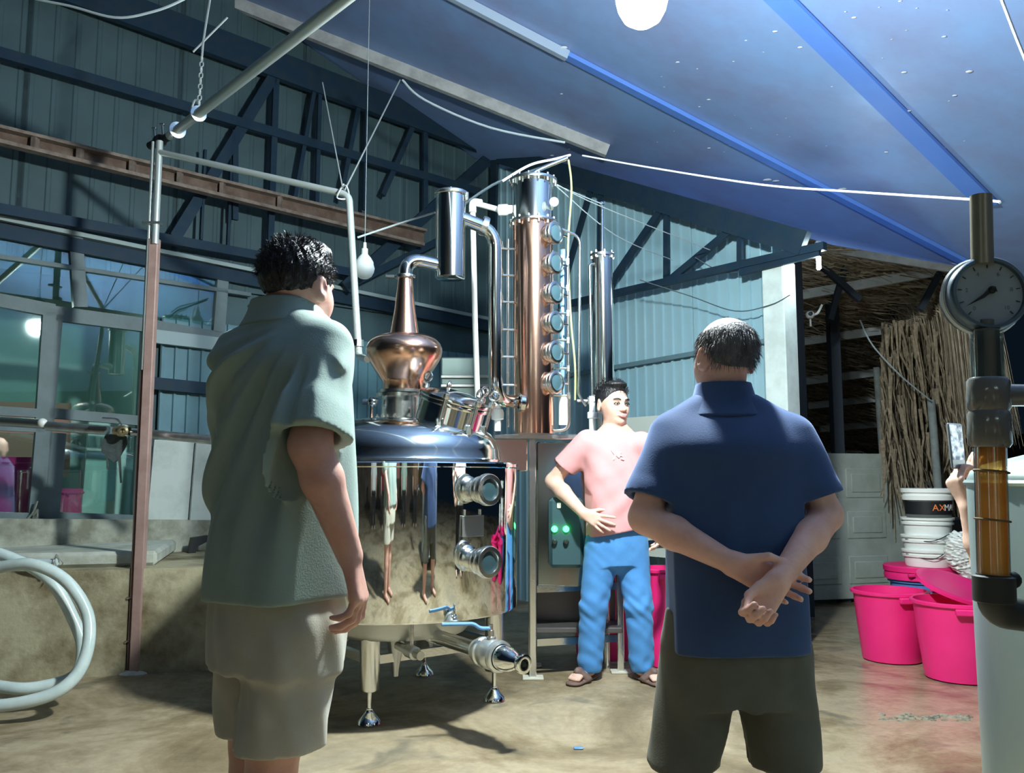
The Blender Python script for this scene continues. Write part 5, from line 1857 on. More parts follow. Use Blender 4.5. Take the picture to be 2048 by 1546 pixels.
obj('upper_lip', MB().tube(smoothpath([HV(-.031, .084, -.056), HV(-.012, .1065, -.0585), HV(.012, .1065, -.0585), HV(.031, .084, -.056)], 5), [.0015] + [.003] * 14 + [.0015], 8), LIPM, mo)
obj('lower_lip', MB().tube(smoothpath([HV(-.028, .085, -.061), HV(-.012, .1045, -.0715), HV(.012, .1045, -.0715), HV(.028, .085, -.061)], 5), [.0015] + [.0038] * 14 + [.0015], 8), LIPM, mo)
# ------------------------------------------------------------------ pink tubs, pails and bag on the right
PINK = mat('hot_pink_plastic', (.86, .025, .205), .36, spec=.45, col2=(.80, .02, .18), nscale=3)
BLUEP = mat('blue_plastic', (.10, .26, .62), .4)
WHITEP = mat('white_pail_plastic', (.80, .84, .80), .4)


def tub(name, label, c, h, rt, rb, mt, group=None, lugs=2, lug_az=0.0):
    c = Vector(c)
    t = thing(name, label, 'tub', c, group)
    obj('shell', MB().lathe([(0, .004), (rb - .02, .0), (rb, .008), (rb + (rt - rb) * .5, h * .5), (rt - .006, h - .03), (rt - .004, h - .022), (rt + .010, h - .02), (rt + .012, h - .004), (rt + .006, h), (rt - .008, h), (rt - .010, h - .02), (rb - .006, .02), (0, .016)], c, n=48), mt, t)
    for k in range(lugs):
        az = lug_az + k * math.pi
        d = Vector((math.sin(az), -math.cos(az), 0))
        R = Matrix((Vector((d.y * -1, d.x, 0)), d, Vector((0, 0, 1)))).transposed()
        obj('handle_lug', MB().bbox(c + d * (rt + .010) + Vector((0, 0, h - .040)), (.13, .035, .036), .006, R), mt, t)
    return t


f1, f2, f3 = PF(1787, 1331), PF(1918, 1371), None
tub('pink_tub', 'open hot pink plastic tub on the wet floor, left of the two', (f1.x + .07, f1.y + .17, 0), P(1783, 1190, f1.y).z + .012, .222, .176, PINK, lug_az=.1)
tub('pink_tub', 'hot pink plastic tub nearest the grey tank, with a lid propped on it', (f2.x + .10, f2.y + .17, 0), P(1900, 1212, f2.y).z + .012, .238, .188, PINK, lug_az=-.25)
# lid propped between the tubs
lc = P(1915, 1176, 5.25)
ax = Vector((.20, -.30, .93)).normalized()
t = thing('tub_cover', 'loose hot pink lid leaning askew behind the nearest tub', 'lid', lc)
obj('disc', MB().lathe([(0, .0), (.19, .0), (.20, .006), (.232, .008), (.236, -.006), (.240, -.006), (.240, .014), (.225, .018), (.20, .014), (0, .010)], lc, ax, 48), PINK, t)
tub('pink_tub', 'hot pink tub half hidden behind the leaning lid', (lc.x + .24, lc.y + .34, 0), lc.z - .06, .21, .17, PINK, lug_az=.3)
bt_ = Vector((P(1845, 1160, 6.05).x, 6.05, 0))
bluet = tub('blue_tub', 'blue plastic tub with a pink lid carrying the white pails', bt_, .44, .215, .18, BLUEP, lugs=0)
z0 = .44
t = bluet
obj('cover', MB().lathe([(0, .002), (.225, .002), (.245, .0), (.248, .03), (.240, .05), (.25, .055), (.252, .085), (.245, .092), (.20, .088), (0, .088)], bt_ + Vector((0, 0, z0)), n=48), PINK, t)
obj('clip', MB().bbox(bt_ + Vector((-.16, -.20, z0 + .04)), (.06, .03, .02), .004), PINK, t)
pz = z0 + .09
pc = Vector((P(1857, 1100, 6.0).x, 6.0, 0))
# three nested pails and the labelled one above
zs_ = pz
for k, (h, lab) in enumerate(((.115, 'white pail lowest in the stack on the pink lid'), (.10, 'white pail second from below in the stack on the pink lid'), (.12, 'white pail with a yellow mouth under the labelled pail'))):
    t = thing('white_pail', lab, 'pail', pc + Vector((0, 0, zs_)), 'white pails in the stack')
    o0 = pc + Vector((random.uniform(-.004, .004), 0, zs_))
    obj('shell', MB().lathe([(0, .002), (.145, .0), (.150, .01), (.154, h - .05), (.166, h - .048), (.168, h - .034), (.160, h - .032), (.160, h - .018), (.172, h - .016), (.174, h - .002), (.165, h), (0 if k < 2 else .155, h - .002), (0, h - .03 if k == 2 else h - .002)], o0, n=40), WHITEP, t)
    if k == 2:
        obj('yellow_mouth', MB().lathe([(.150, 0), (.10, .012), (0, .02)], o0 + Vector((0, 0, h - .012)), n=32), mat('yellow_plastic', (.85, .65, .05), .4), t)
    else:
        obj('bail_wire', MB().tube(smoothpath([o0 + Vector((-.165, -.02, h - .03)), o0 + Vector((-.06, -.172, h - .055 + .02 * k)), o0 + Vector((.06, -.17, h + .01)), o0 + Vector((.10, -.14, h + .03))], 5), .003, 6), BLACKM, t)
    if k == 0:
        obj('blue_label', MB().lathe([(.1545, .03), (.1555, .075)], o0, n=40), BLUEP, t) if False else None
    zs_ += h
hp_ = .20
t = thing('labelled_pail', 'white pail with a black label at the top of the stack', 'pail', pc + Vector((.01, 0, zs_)))
o0 = pc + Vector((.012, 0, zs_))
obj('shell', MB().lathe([(0, .002), (.140, .0), (.145, .01), (.152, hp_ - .08)], o0, n=40), mat('dark_pail', (.10, .11, .10), .4), t)
obj('rim', MB().lathe([(.152, hp_ - .082), (.164, hp_ - .08), (.168, hp_ - .05), (.160, hp_ - .048), (.162, hp_ - .03), (.172, hp_ - .028), (.174, hp_ - .004), (.166, hp_), (.15, hp_ - .002), (0, hp_ - .006)], o0, n=40), WHITEP, t)
obj('label_band', MB().lathe([(.1475, .022), (.1525, hp_ - .09)], o0, n=40), mat('black_label', (.012, .014, .016), .4), t)
obj('bail_wire', MB().tube(smoothpath([o0 + Vector((-.03, -.05, hp_)), o0 + Vector((-.035, -.06, hp_ + .045)), o0 + Vector((.0, -.05, hp_ + .01)), o0 + Vector((-.01, -.05, hp_ + .05)), o0 + Vector((.02, -.04, hp_))], 4), .003, 6), BLACKM, t)


def text_on_cyl(s, c, R, zc, size, az0, m, parent, name):
    """lettering wrapped round a vertical cylinder"""
    cu = bpy.data.curves.new(name, 'FONT')
    cu.body = s
    cu.size = size
    cu.extrude = .0006
    cu.align_x = 'CENTER'
    cu.align_y = 'CENTER'
    cu.resolution_u = 2
    tmp = bpy.data.objects.new(name, cu)
    COL.objects.link(tmp)
    dg = bpy.context.evaluated_depsgraph_get()
    me = bpy.data.meshes.new_from_object(tmp.evaluated_get(dg))
    bpy.data.objects.remove(tmp)
    org = ORG[parent.name]
    for v in me.vertices:
        a = az0 + v.co.x / R
        r = R + .0012 + v.co.z
        v.co = Vector((c.x + math.sin(a) * r, c.y - math.cos(a) * r, zc + v.co.y)) - org
    me.materials.clear()
    me.materials.append(m)
    return link(name, me, parent, org)


LET = mat('label_white', (.80, .80, .76), .6)
LETO = mat('label_orange', (.80, .20, .05), .6)
text_on_cyl('A', o0, .1505, zs_ + .068, .062, -.02 - .12, LETO, t, 'lettering')
text_on_cyl('X', o0, .1505, zs_ + .068, .062, .16, LETO, t, 'lettering')
text_on_cyl('MAN', o0, .1505, zs_ + .068, .062, .72, LET, t, 'lettering')
# crumpled clear bag
S = Sdf()
bc_ = vx(P(1922, 1105, 5.75))
S.ell(bc_, (.10, .09, .13), None, .03)
S.ell(bc_ + V3(-.03, -.03, .07), (.07, .06, .07), None, .03)
S.ell(bc_ + V3(.03, -.03, -.10), (.05, .05, .09), None, .03)
S.warp(lambda X: .010 * np.sin(X[:, 0] * 95 + 40 * np.sin(X[:, 2] * 22)) * np.sin(X[:, 2] * 80 + X[:, 1] * 60) + .006 * np.sin(X[:, 0] * 190 + X[:, 2] * 150))
V, Q = S.mesh(.006)
t = thing('plastic_bag', 'crumpled clear plastic bag hanging beside the white pails', 'bag', tuple(bc_))
npmesh('film', V, Q, mat('crumpled_film', (.70, .74, .70), .25, spec=.7, coat=.4), t)
t = thing('dark_stand', 'dark crate behind the plastic bag and pails', 'crate', P(1925, 1150, 6.3))
q = P(1925, 1085, 6.35)
obj('box', MB().bbox((q.x, 6.45, q.z - .3), (.34, .3, .95), .01), BLACKM, t)

# pink bin behind the man in pink
b0 = PF(1318, 1300)
tub('pink_bin', 'tall pink bin between the man in pink and the man in navy', (P(1330, 1200, 5.35).x, 5.35, 0), P(1315, 1135, 5.35).z, .15, .125, PINK)
tub('pink_bin', 'low pink basin on the cabinet side behind the blue jeans', (P(1205, 1150, 5.55).x, 5.55, 0), P(1205, 1122, 5.5).z, .21, .17, PINK)
t = thing('white_sheet_stack', 'pale sheeting stacked low against the back wall', 'sheeting', P(1330, 830, 6.2))
a_, b_ = onWB(1255, 836, .12), onWB(1420, 824, .12)
obj('sheet', MB().beam(a_ - Vector((0, 0, .55)), b_ - Vector((0, 0, .55)), .05, 1.1), mat('pale_sheet', (.66, .72, .66), .6), t)
obj('edge_strip', MB().beam(onWB(1290, 1085, .18), onWB(1400, 1080, .18), .03, .03), DARKST, t)

# ------------------------------------------------------------------ door leaf lying on its side
DY = 8.1
DOORM = mat('weathered_door_paint', (.42, .47, .43), .7, col2=(.33, .37, .33), nscale=5, nmix=(.4, .7), bump=.25)
d0, d1 = P(1560, 1186, DY - .35), P(1822, 1190, DY)
dz = P(1800, 908, DY).z
dd_ = Vector((d1.x - d0.x, d1.y - d0.y, 0))
Ld = dd_.length
dd_.normalize()
dn = Vector((dd_.y, -dd_.x, 0))
t = thing('door_leaf', 'weathered panelled door leaf standing on edge behind the tubs', 'door', Vector((d1.x, d1.y, 0)))
RD = Matrix((dd_, -dn, Vector((0, 0, 1)))).transposed()
mid = (Vector((d0.x, d0.y, 0)) + Vector((d1.x, d1.y, 0))) / 2
obj('slab', MB().bbox(mid + Vector((0, 0, dz / 2 + .02)), (Ld, .05, dz - .04), .006, RD), DOORM, t)
for z_c, hh in ((dz * .80, .27), (dz * .52, .25), (dz * .22, .25)):
    for kx in (.30, .66):
        c = Vector((d0.x, d0.y, 0)) + dd_ * (Ld * kx) + Vector((0, 0, z_c)) + dn * .03
        pn = obj('panel', MB().bbox(c, (Ld * .30, .016, hh), .007, RD), DOORM, t)
        obj('raised_field', MB().bbox(c + dn * .012, (Ld * .30 - .10, .014, hh - .10), .006, RD), DOORM, pn)
for k, u in enumerate((1832, 1846)):
    q = P(u, 990, DY + .1)
    tag(obj('timber_board', MB().bbox((q.x, q.y, .65 - .04 * k), (.06, .04, 1.3 - .1 * k), .004), mat('white_board_paint', (.56, .66, .64), .7)),
        'pale board standing beside the door leaf, ' + ('taller one' if k == 0 else 'shorter one'), 'board')
q = P(1672, 905, DY + .55)
t = thing('steel_pot', 'shiny steel pot lid with a knob behind the door leaf', 'pot', Vector((q.x, q.y, 0)))
obj('drum', MB().lathe([(0, 0), (.24, 0), (.25, .02), (.25, q.z - .03), (.262, q.z - .02), (.262, q.z), (.24, q.z + .012), (0, q.z + .03)], (q.x, q.y, 0), n=40), STEEL2, t)
obj('knob', MB().lathe([(.02, 0), (.02, .14), (.03, .15), (.03, .2), (.015, .21), (0, .21)], (q.x - .03, q.y - .03, q.z + .02), n=14), STEEL, t)

# ------------------------------------------------------------------ thatched lean-to beyond the column
THATCH = mat('dry_thatch', (.36, .29, .20), .9, col2=(.17, .135, .09), nscale=30, nmix=(.35, .65))
THATCHL = mat('pale_thatch', (.55, .47, .35), .9, col2=(.30, .25, .18), nscale=12, nmix=(.35, .65))
BATT = mat('batten_wood', (.66, .72, .73), .7, col2=(.52, .57, .58), nscale=8)
hut = thing('thatched_lean_to', 'thatched lean-to roof with pale battens beyond the white column', 'lean-to', P(1700, 1000, 8.5))
rows = [((1570, 596), (1890, 540), 7.6), ((1585, 686), (1880, 645), 8.6), ((1600, 764), (1835, 735), 9.6), ((1615, 812), (1770, 795), 10.6), ((1640, 858), (1760, 848), 11.4)]
lines = []
for (a, b, y) in rows:
    A_, B_ = P(*a, y), P(*b, y)
    if b[0] - a[0] < 400:
        pass
    bt2 = obj('batten', MB().beam(A_, B_, .06, .085), BATT, hut)
    lines.append((A_, B_))
# thatch sheets: backing and straws lying on it
tb0, tb1 = P(1560, 505, 7.0), P(1960, 470, 7.0)
grid = [(tb0, tb1)] + lines + [(P(1660, 905, 12.4), P(1790, 900, 12.4))]
grid = [(a + Vector((-.6, 0, .10)), b + Vector((.25, 0, .10))) for a, b in grid]
m = MB()
for i in range(len(grid) - 1):
    m.add([grid[i][0], grid[i][1], grid[i + 1][1], grid[i + 1][0]], [(0, 1, 2, 3)])
obj('thatch_backing', m, THATCH, hut, smooth=0)
rg = random.Random(21)


def blades(n, fn, mtl, parent, name):
    m = MB()
    for _ in range(n):
        pts, w = fn()
        k = len(pts)
        sdv = (pts[-1] - pts[0]).cross(Vector((rg.uniform(-1, 1), rg.uniform(-1, 1), rg.uniform(-.3, .3))))
        if sdv.length < 1e-6:
            continue
        sdv.normalize()
        vs, fs = [], []
        for i, p in enumerate(pts):
            ww = w * (1 - .75 * i / (k - 1))
            vs += [p - sdv * ww, p + sdv * ww]
        for i in range(k - 1):
            fs.append((2 * i, 2 * i + 1, 2 * i + 3, 2 * i + 2))
        m.add(vs, fs)
    o = obj(name, m, mtl, parent, smooth=0)
    o['kind'] = 'stuff'
    return o


def straw():
    i = rg.randrange(len(grid) - 1)
    a, b = rg.random(), rg.random()
    p = grid[i][0].lerp(grid[i][1], a).lerp(grid[i + 1][0].lerp(grid[i + 1][1], a), b)
    d = (grid[i + 1][0] - grid[i][0]).normalized()
    d = (d * rg.uniform(-.4, .4) + Vector((rg.uniform(.6, 1), 0, rg.uniform(-.25, .12)))).normalized()
    L = rg.uniform(.1, .38)
    p = p - Vector((0, 0, rg.uniform(.01, .07)))
    return [p, p + d * L * .5 + Vector((0, 0, -.01)), p + d * L + Vector((0, 0, rg.uniform(-.04, .01)))], rg.uniform(.004, .011)


blades(2600, straw, THATCHL, hut, 'straw')
blades(1500, straw, THATCH, hut, 'straw')
for k, (u0, v0, u1, v1, y) in enumerate(((1660, 520, 1690, 930, 8.0), (1590, 560, 1612, 930, 7.2))):
    a, b = P(u0, v0, y), P(u1, v1, y)
    obj('dark_post', MB().beam(Vector((a.x, y, a.z + .2)), Vector((a.x, y, 0)), .11, .09, (1, 0, 0)), mat('charred_wood', (.02, .03, .045), .8), hut)
for (u0, v0, u1, v1, y) in ((1700, 500, 1660, 640, 7.5), (1840, 620, 1880, 545, 7.5), (1790, 720, 1840, 620, 8.2), (1630, 520, 1720, 600, 7.4), (1745, 560, 1800, 660, 8.4), (1810, 560, 1840, 640, 8.4)):
    obj('rafter_pole', MB().beam(P(u0, v0, y), P(u1, v1, y), .05, .05), mat('charred_wood', (.02, .03, .045), .8), hut)
for (u, v, y) in ((1753, 735, 8.9), (1862, 800, 7.6)):
    a = P(u, v, y)
    tag(obj('timber_pole', MB().tube([(a.x + .05, y, 0), (a.x, y, a.z)], .035, 10), mat('grey_pole_wood', (.26, .30, .29), .8, col2=(.18, .2, .2), nscale=9)),
        'grey wooden pole in the lean-to, ' + ('farther one' if u == 1753 else 'one before the hanging thatch'), 'pole')
# drooping dry fronds at the right
fr_ = thing('dry_fronds', 'mass of dry palm fronds drooping at the right of the lean-to', 'fronds', P(1900, 900, 7.6))


def frond():
    t_ = rg.random()
    p0 = P(1775 + 170 * t_ ** .8, 620 - 75 * t_ + rg.uniform(-30, 40), 7.2 + 1.2 * (1 - t_) + rg.uniform(-.15, .3))
    L = rg.uniform(.5, 1.35)
    dx = rg.uniform(.05, .62) * (1.2 - .8 * t_)
    pts = []
    for i in range(7):
        s = i / 6
        pts.append(p0 + Vector((dx * L * (s ** .7), -.05 * s, -L * (s ** 1.5) + .12 * math.sin(s * 3.1) * .6)))
    return pts, rg.uniform(.002, .006)


blades(5200, frond, THATCHL, fr_, 'frond_blades')
blades(1200, frond, THATCH, fr_, 'frond_blades')


def frond2():
    p0 = P(1760 + 190 * rg.random(), 640 + 260 * rg.random(), 7.9 + rg.uniform(-.2, .5))
    L = rg.uniform(.3, .9)
    return [p0, p0 + Vector((.04 * L + rg.uniform(-.05, .05), 0, -L * .5)), p0 + Vector((.1 * L + rg.uniform(-.1, .1), 0, -L))], rg.uniform(.008, .02)


blades(1200, frond2, THATCH, fr_, 'frond_blades')
q0, q1 = P(1640, 700, 12.8), P(2250, 900, 12.8)
tag(obj('dark_fence', MB().box(((q0.x + q1.x) / 2, 12.9, .9), (q1.x - q0.x + 1.5, .1, 1.8)), mat('dark_fence', (.05, .05, .04), .9)), 'dark fence at the back of the lean-to', 'fence')
# security camera, strip light, wires
q = P(1620, 630, 6.9)
t = thing('security_camera', 'small white security camera on the lean-to post', 'camera', q)
obj('housing', MB().ball(q, .035, 16, (1, 1.2, 1)), PVC, t)
obj('lens', MB().lathe([(.018, 0), (.016, .012), (0, .014)], q + Vector((-.008, -.036, .004)), (-.1, -1, .1), 14), BLACKM, t)
obj('aerial', MB().tube(smoothpath([q + Vector((.02, 0, 0)), q + Vector((.07, .02, .02)), q + Vector((.11, .02, .09))], 4), .010, 8), PVC, t)
obj('foot', MB().tube([q, q + Vector((.01, .02, -.09))], .008, 8), PVC, t)
q = P(1637, 515, 5.75)
t = thing('strip_light', 'short white strip light hanging upright under the truss end', 'lamp', q - Vector((0, 0, .09)))
obj('tube', MB().bbox(q, (.026, .03, .17), .006), mat('white_strip', (.75, .84, .84), .4, emit=(.85, 1, 1), estr=STRIP_EMIT), t)
obj('bracket', MB().bbox(q + Vector((0, .0, .10)), (.034, .04, .03), .004), ZINC, t)
cable('hanging_wire', 'pale cord slanting across the lean-to to the wooden pole', [(1720, 640, 7.4), (1745, 690, 7.4), (1800, 750, 7.4), (1860, 800, 7.5)], .007, CG)

# ------------------------------------------------------------------ foreground tank with level glass and gauge
GY = 1.28
TANKM = mat('brushed_tank_steel', (.52, .62, .60), .34, .85, col2=(.42, .52, .50), nscale=3, nmix=(.35, .7), stretch=(1, 1, .15), rough2=.5)
TR, tcy = .36, 1.56
th_ = math.atan((1926 - 1024) / FPX)
tcx = (TR + tcy * math.sin(th_)) / math.cos(th_)
ztk = 1.165
TC = Vector((tcx, tcy, 0))
t = thing('boiler_tank', 'grey green steel tank at the right edge of the picture', 'tank', TC)
obj('shell', MB().lathe([(0, .16), (TR - .03, .16), (TR, .18), (TR, ztk - .03), (TR - .008, ztk - .012), (TR - .03, ztk), (TR * .6, ztk + .03), (0, ztk + .045)], TC, n=96), TANKM, t)
for z_ in (.19, ztk - .035):
    obj('rim_band', MB().ring(TC + Vector((0, 0, z_)), TR, .006, n=96, m=6), TANKM, t)
for k in range(4):
    a_ = math.radians(-115 + 90 * k)
    q = TC + Vector((math.cos(a_) * (TR - .05), math.sin(a_) * (TR - .05), 0))
    obj('leg', MB().bbox(q + Vector((0, 0, .09)), (.04, .04, .18), .004), STEELD, t)
sx_ = TC + Vector((math.cos(math.radians(-150)) * TR, math.sin(math.radians(-150)) * TR, 0))
obj('brace_strap', MB().beam(sx_ + Vector((-.01, -.01, .02)), sx_ + Vector((.06, -.055, .50)), .008, .03, (1, -.6, 0)), mat('pale_angle_iron', (.72, .76, .72), .5, .3), t)
gx = P(1978, 900, GY).x
gp = lambda u, v, dy=0.0: Vector((P(u, v, GY + dy).x, GY + dy, P(u, v, GY + dy).z))
g = thing('level_gauge', 'sight tube of orange liquid with a round pressure gauge at the top', 'gauge', gp(1985, 1180))
TUBEG = glassmat('tube_glass', (.85, .92, .90), .82, .05)
top_, bot_ = gp(1973, 665), gp(1988, 1165)
ax_ = (top_ - bot_).normalized()
Lt = (top_ - bot_).length
obj('glass_tube', MB().lathe([(.0225, 0), (.0225, Lt)], bot_, ax_, 28), TUBEG, g)
LIQ = bpy.data.materials.new('orange_liquid')
LIQ.use_nodes = True
_nt = LIQ.node_tree
_nt.nodes.clear()
_o, _m1, _m2 = _nt.nodes.new('ShaderNodeOutputMaterial'), _nt.nodes.new('ShaderNodeMixShader'), _nt.nodes.new('ShaderNodeMixShader')
_t, _tl, _df = _nt.nodes.new('ShaderNodeBsdfTransparent'), _nt.nodes.new('ShaderNodeBsdfTranslucent'), _nt.nodes.new('ShaderNodeBsdfDiffuse')
_t.inputs[0].default_value = (1.0, .72, .36, 1)
_tl.inputs[0].default_value = (1.0, .55, .14, 1)
_df.inputs[0].default_value = (.95, .48, .10, 1)
_m1.inputs[0].default_value, _m2.inputs[0].default_value = .45, .55
_nt.links.new(_tl.outputs[0], _m1.inputs[1])
_nt.links.new(_df.outputs[0], _m1.inputs[2])
_nt.links.new(_t.outputs[0], _m2.inputs[1])
_nt.links.new(_m1.outputs[0], _m2.inputs[2])
_nt.links.new(_m2.outputs[0], _o.inputs[0])
fl0, fl1 = gp(1988, 1150), gp(1980, 885)
obj('orange_liquid', MB().tube([bot_ + ax_ * .01, bot_ + ax_ * ((fl1 - bot_).length)], .0205, 24), LIQ, g)
for v in (943, 1040):
    c = gp(1982 + (v - 900) * .02, v)
    obj('marker_wire', MB().ring(c, .0235, .0018, ax_ + Vector((.08, 0, 0)), 24, 6), mat('rusty_wire', (.18, .12, .05), .7), g)
TEE = mat('smoky_clear_tee', (.22, .22, .20), .15, spec=.8, coat=.5)
obj('tee_collar', MB().lathe([(.026, 0), (.030, .006), (.030, .05), (.027, .055), (.030, .06), (.030, .10), (.026, .105)], gp(1980, 895) , ax_, 28), TEE, g)
tee = gp(1977, 790)
obj('tee_body', MB().lathe([(.0175, -.04), (.0185, -.03), (.0185, .04), (.0175, .10)], tee, ax_, 24), TEE, g)
obj('side_arm', MB().tube([tee + Vector((.0, 0, 0)), tee + Vector((.12, .03, .002))], .017, 18), TEE, g)
el0 = gp(1990, 1168)
obj('bottom_elbow', MB().tube(bendpath([bot_ + ax_ * .012, gp(1988, 1222), gp(2062, 1232, .02)], .03), .024, 20).lathe([(.024, -.02), (.029, -.018), (.029, .018), (.024, .02)], gp(1988, 1178), ax_, 24), mat('black_elbow', (.055, .06, .055), .4), g)
obj('drain_cock', MB().tube([gp(1990, 1163), gp(2022, 1160)], .010, 12).ball(gp(2024, 1160), .013, 12), BLACKM, g)
gc = gp(1976, 588)
ga = Vector((-.10, -1, .03)).normalized()
gb = obj('gauge_case', MB().lathe([(.0, .045), (.050, .045), (.056, .04), (.0575, .0), (.0575, -.006), (.0545, -.010), (.050, -.010), (.049, -.002)], gc, -ga, 48), mat('gauge_case_dark', (.10, .15, .20), .35, .5), g)
GV = (ga.cross(Vector((0, 0, 1)))).normalized() * -1
GU = GV.cross(ga) * -1
if GU.z < 0:
    GU = -GU
if GV.x < 0:
    GV = -GV
dial = obj('dial_face', MB().lathe([(.0505, .0), (0, .0)], gc + ga * .003, ga, 48), mat('gauge_dial', (.40, .50, .55), .4), gb)
gp2 = lambda x, y, o=.006: gc + GV * x + GU * y + ga * o
obj('needle', MB().prism([gp2(-.036, -.020), gp2(-.008, -.007), gp2(.006, .004), gp2(.011, .002), gp2(.009, .010), gp2(.003, .010), gp2(-.010, -.002)], ga * .001).ball(gp2(.004, .005), .006, 10), BLACKM, gb)
for k in range(11):
    th = math.radians(225 - k * 27)
    c_, s__ = math.cos(th), math.sin(th)
    r0_, r1_ = .040, .046
    p0, p1 = gp2(c_ * r0_, s__ * r0_, .004), gp2(c_ * r1_, s__ * r1_, .004)
    obj('dial_tick', MB().beam(p0, p1, .0012, .001, ga), BLACKM, dial)


def flat_text(s, c, size, ex, ey, ez, m, parent, name):
    cu = bpy.data.curves.new(name, 'FONT')
    cu.body = s
    cu.size = size
    cu.align_x = 'CENTER'
    cu.align_y = 'CENTER'
    cu.resolution_u = 2
    tmp = bpy.data.objects.new(name, cu)
    COL.objects.link(tmp)
    me = bpy.data.meshes.new_from_object(tmp.evaluated_get(bpy.context.evaluated_depsgraph_get()))
    bpy.data.objects.remove(tmp)
    org = ORG[parent.name]
    for v in me.vertices:
        v.co = c + ex * v.co.x + ey * v.co.y + ez * .001 - org
    me.materials.clear()
    me.materials.append(m)
    return link(name, me, parent, org)


DT = mat('dial_print', (.12, .17, .20), .6)
for k, s in enumerate(('0', '2', '4', '6', '8', '10')):
    th = math.radians(225 - k * 54)
    flat_text(s, gp2(math.cos(th) * .033, math.sin(th) * .033, .004), .009, GV, GU, ga, DT, dial, 'dial_number')
obj('gauge_stem', MB().tube([gp(1972, 640), gp(1973, 690)], .011, 14), TEE, g)
obj('top_pipe', MB().tube([gp(1962, 392), gp(1965, 530)], .016, 16), mat('brass_pipe', (.42, .38, .28), .35, .6), g)
obj('white_tape', MB().ring(gc - ga * .02, .0575, .005, ga, 40, 6), mat('white_tape', (.8, .88, .9), .5), gb)

# ------------------------------------------------------------------ person filming with a phone behind the tank
YQ = 2.85
cQ = P(2225, 1000, YQ)
pQ = thing('person', 'person in white shirt filming with a phone behind the grey tank', 'person', (cQ.x, YQ, 0))
W, Rv, Fv = body_frame(cQ.x, YQ, -55)
fr2 = (Rv[:2].tolist() + [0], Fv[:2].tolist() + [0])
zz = lambda v: P(2100, v, YQ).z
S = Sdf()
S.loft([(W(0, 0, .80), .155, .11), (W(0, 0, .95), .155, .115), (W(0, 0, 1.12), .15, .115), (W(0, 0, 1.25), .17, .11), (W(0, 0, 1.34), .12, .08), (W(0, 0, 1.39), .065, .06)], fr2, .03)
S.cone(W(0, 0, 1.36), W(0, .02, 1.47), .058, .055, .03)
head(S, W(0, .03, 1.53), Fv, (0, 0, 1), 1.0, face=True)
wr = vx(P(1936, 1012, YQ - .05))
el = vx(P(1972, 1130, YQ + .0))
S.cone(W(-.17, .0, 1.30), el, .05, .042, .03)
S.cone(el, el * .6 + wr * .4, .042, .043, .02)
S.cone(el * .6 + wr * .4, wr, .043, .028, .02)
kn_ = vx(P(1903, 945, YQ - .05))
hand(S, wr, nv(vx(P(1905, 952, YQ - .05)) - wr), nv(V3(.75, .2, .35)), nv(V3(.35, -.5, .8)), [(50, 70, 40), (55, 72, 40), (60, 72, 42), (62, 72, 42)], thumb=((.6, .6, .5), (.7, .1, .7)), size=1.0)
wr2 = vx(P(1990, 985, YQ + .05))
S.cone(W(.17, .0, 1.30), W(.22, .16, 1.10), .05, .042, .03)
S.cone(W(.22, .16, 1.10), wr2, .042, .028, .02)
hand(S, wr2, nv(vx(P(1925, 935, YQ)) - wr2), nv(V3(-.3, -.3, .8)), nv(V3(-.1, -.8, .4)), [(25, 35, 20)] * 4, thumb=((.9, .3, .3), (.95, .1, .3)))
for sg in (-1, 1):
    S.chain([W(.085 * sg, 0, .84), W(.10 * sg, .02, .46), W(.11 * sg, 0, .07)], [.085, .058, .04], .02)
    S.cone(W(.11 * sg, -.04, .05), W(.11 * sg, .14, .035), .036, .03, .02)
V, Q = S.mesh(.006)
npmesh('body', V, Q, SKIN2, pQ)
S = Sdf()
S.loft([(W(0, 0, .80), .185, .14), (W(0, 0, .95), .18, .14), (W(0, 0, 1.12), .175, .135), (W(0, 0, 1.25), .185, .125), (W(0, 0, 1.345), .13, .09), (W(0, 0, 1.385), .07, .068)], fr2, .03)
S.cone(W(-.16, 0, 1.30), W(-.16, 0, 1.30) * .45 + el * .55, .066, .07, .03)
S.cone(W(.16, 0, 1.30), W(.20, .08, 1.18), .066, .07, .03)
V, Q = S.mesh(.008)
npmesh('shirt', V, Q, fabric('white_shirt_cloth', (.72, .75, .72), (.66, .69, .66)), pQ)
S = Sdf()
S.loft([(W(0, 0, .74), .17, .13), (W(0, 0, .9), .17, .13)], fr2, .03)
for sg in (-1, 1):
    S.chain([W(.085 * sg, 0, .84), W(.10 * sg, .02, .46), W(.11 * sg, 0, .10)], [.10, .075, .065], .02)
V, Q = S.mesh(.008)
npmesh('trousers', V, Q, fabric('black_trousers_cloth', (.02, .022, .025), (.03, .03, .035)), pQ)
# phone in the hand
ph = P(1912, 892, YQ - .06)
t = thing('phone', 'phone held upright with a lit screen at the right', 'phone', ph - Vector((0, 0, .07)))
pn_ = Vector((.50, -.86, .05)).normalized()
pr_ = pn_.cross(Vector((0, 0, 1))).normalized() * -1
if pr_.x < 0:
    pr_ = -pr_
pu_ = pr_.cross(pn_)
if pu_.z < 0:
    pu_ = -pu_
RP = Matrix((pr_, -pn_, pu_)).transposed()
if RP.determinant() < 0:
    RP = Matrix((-pr_, -pn_, pu_)).transposed()
obj('case', MB().bbox(ph, (.074, .010, .150), .004, RP), mat('phone_case', (.30, .33, .36), .3, .6), t)
sc_ = mat('phone_screen', (.05, .06, .08), .2, emit=(.35, .50, .62), estr=1.2, col2=(.2, .2, .2))
nt = sc_.node_tree
vz = nt.nodes.new('ShaderNodeTexNoise')
vz.inputs['Scale'].default_value = 45
tcn = nt.nodes.new('ShaderNodeTexCoord')
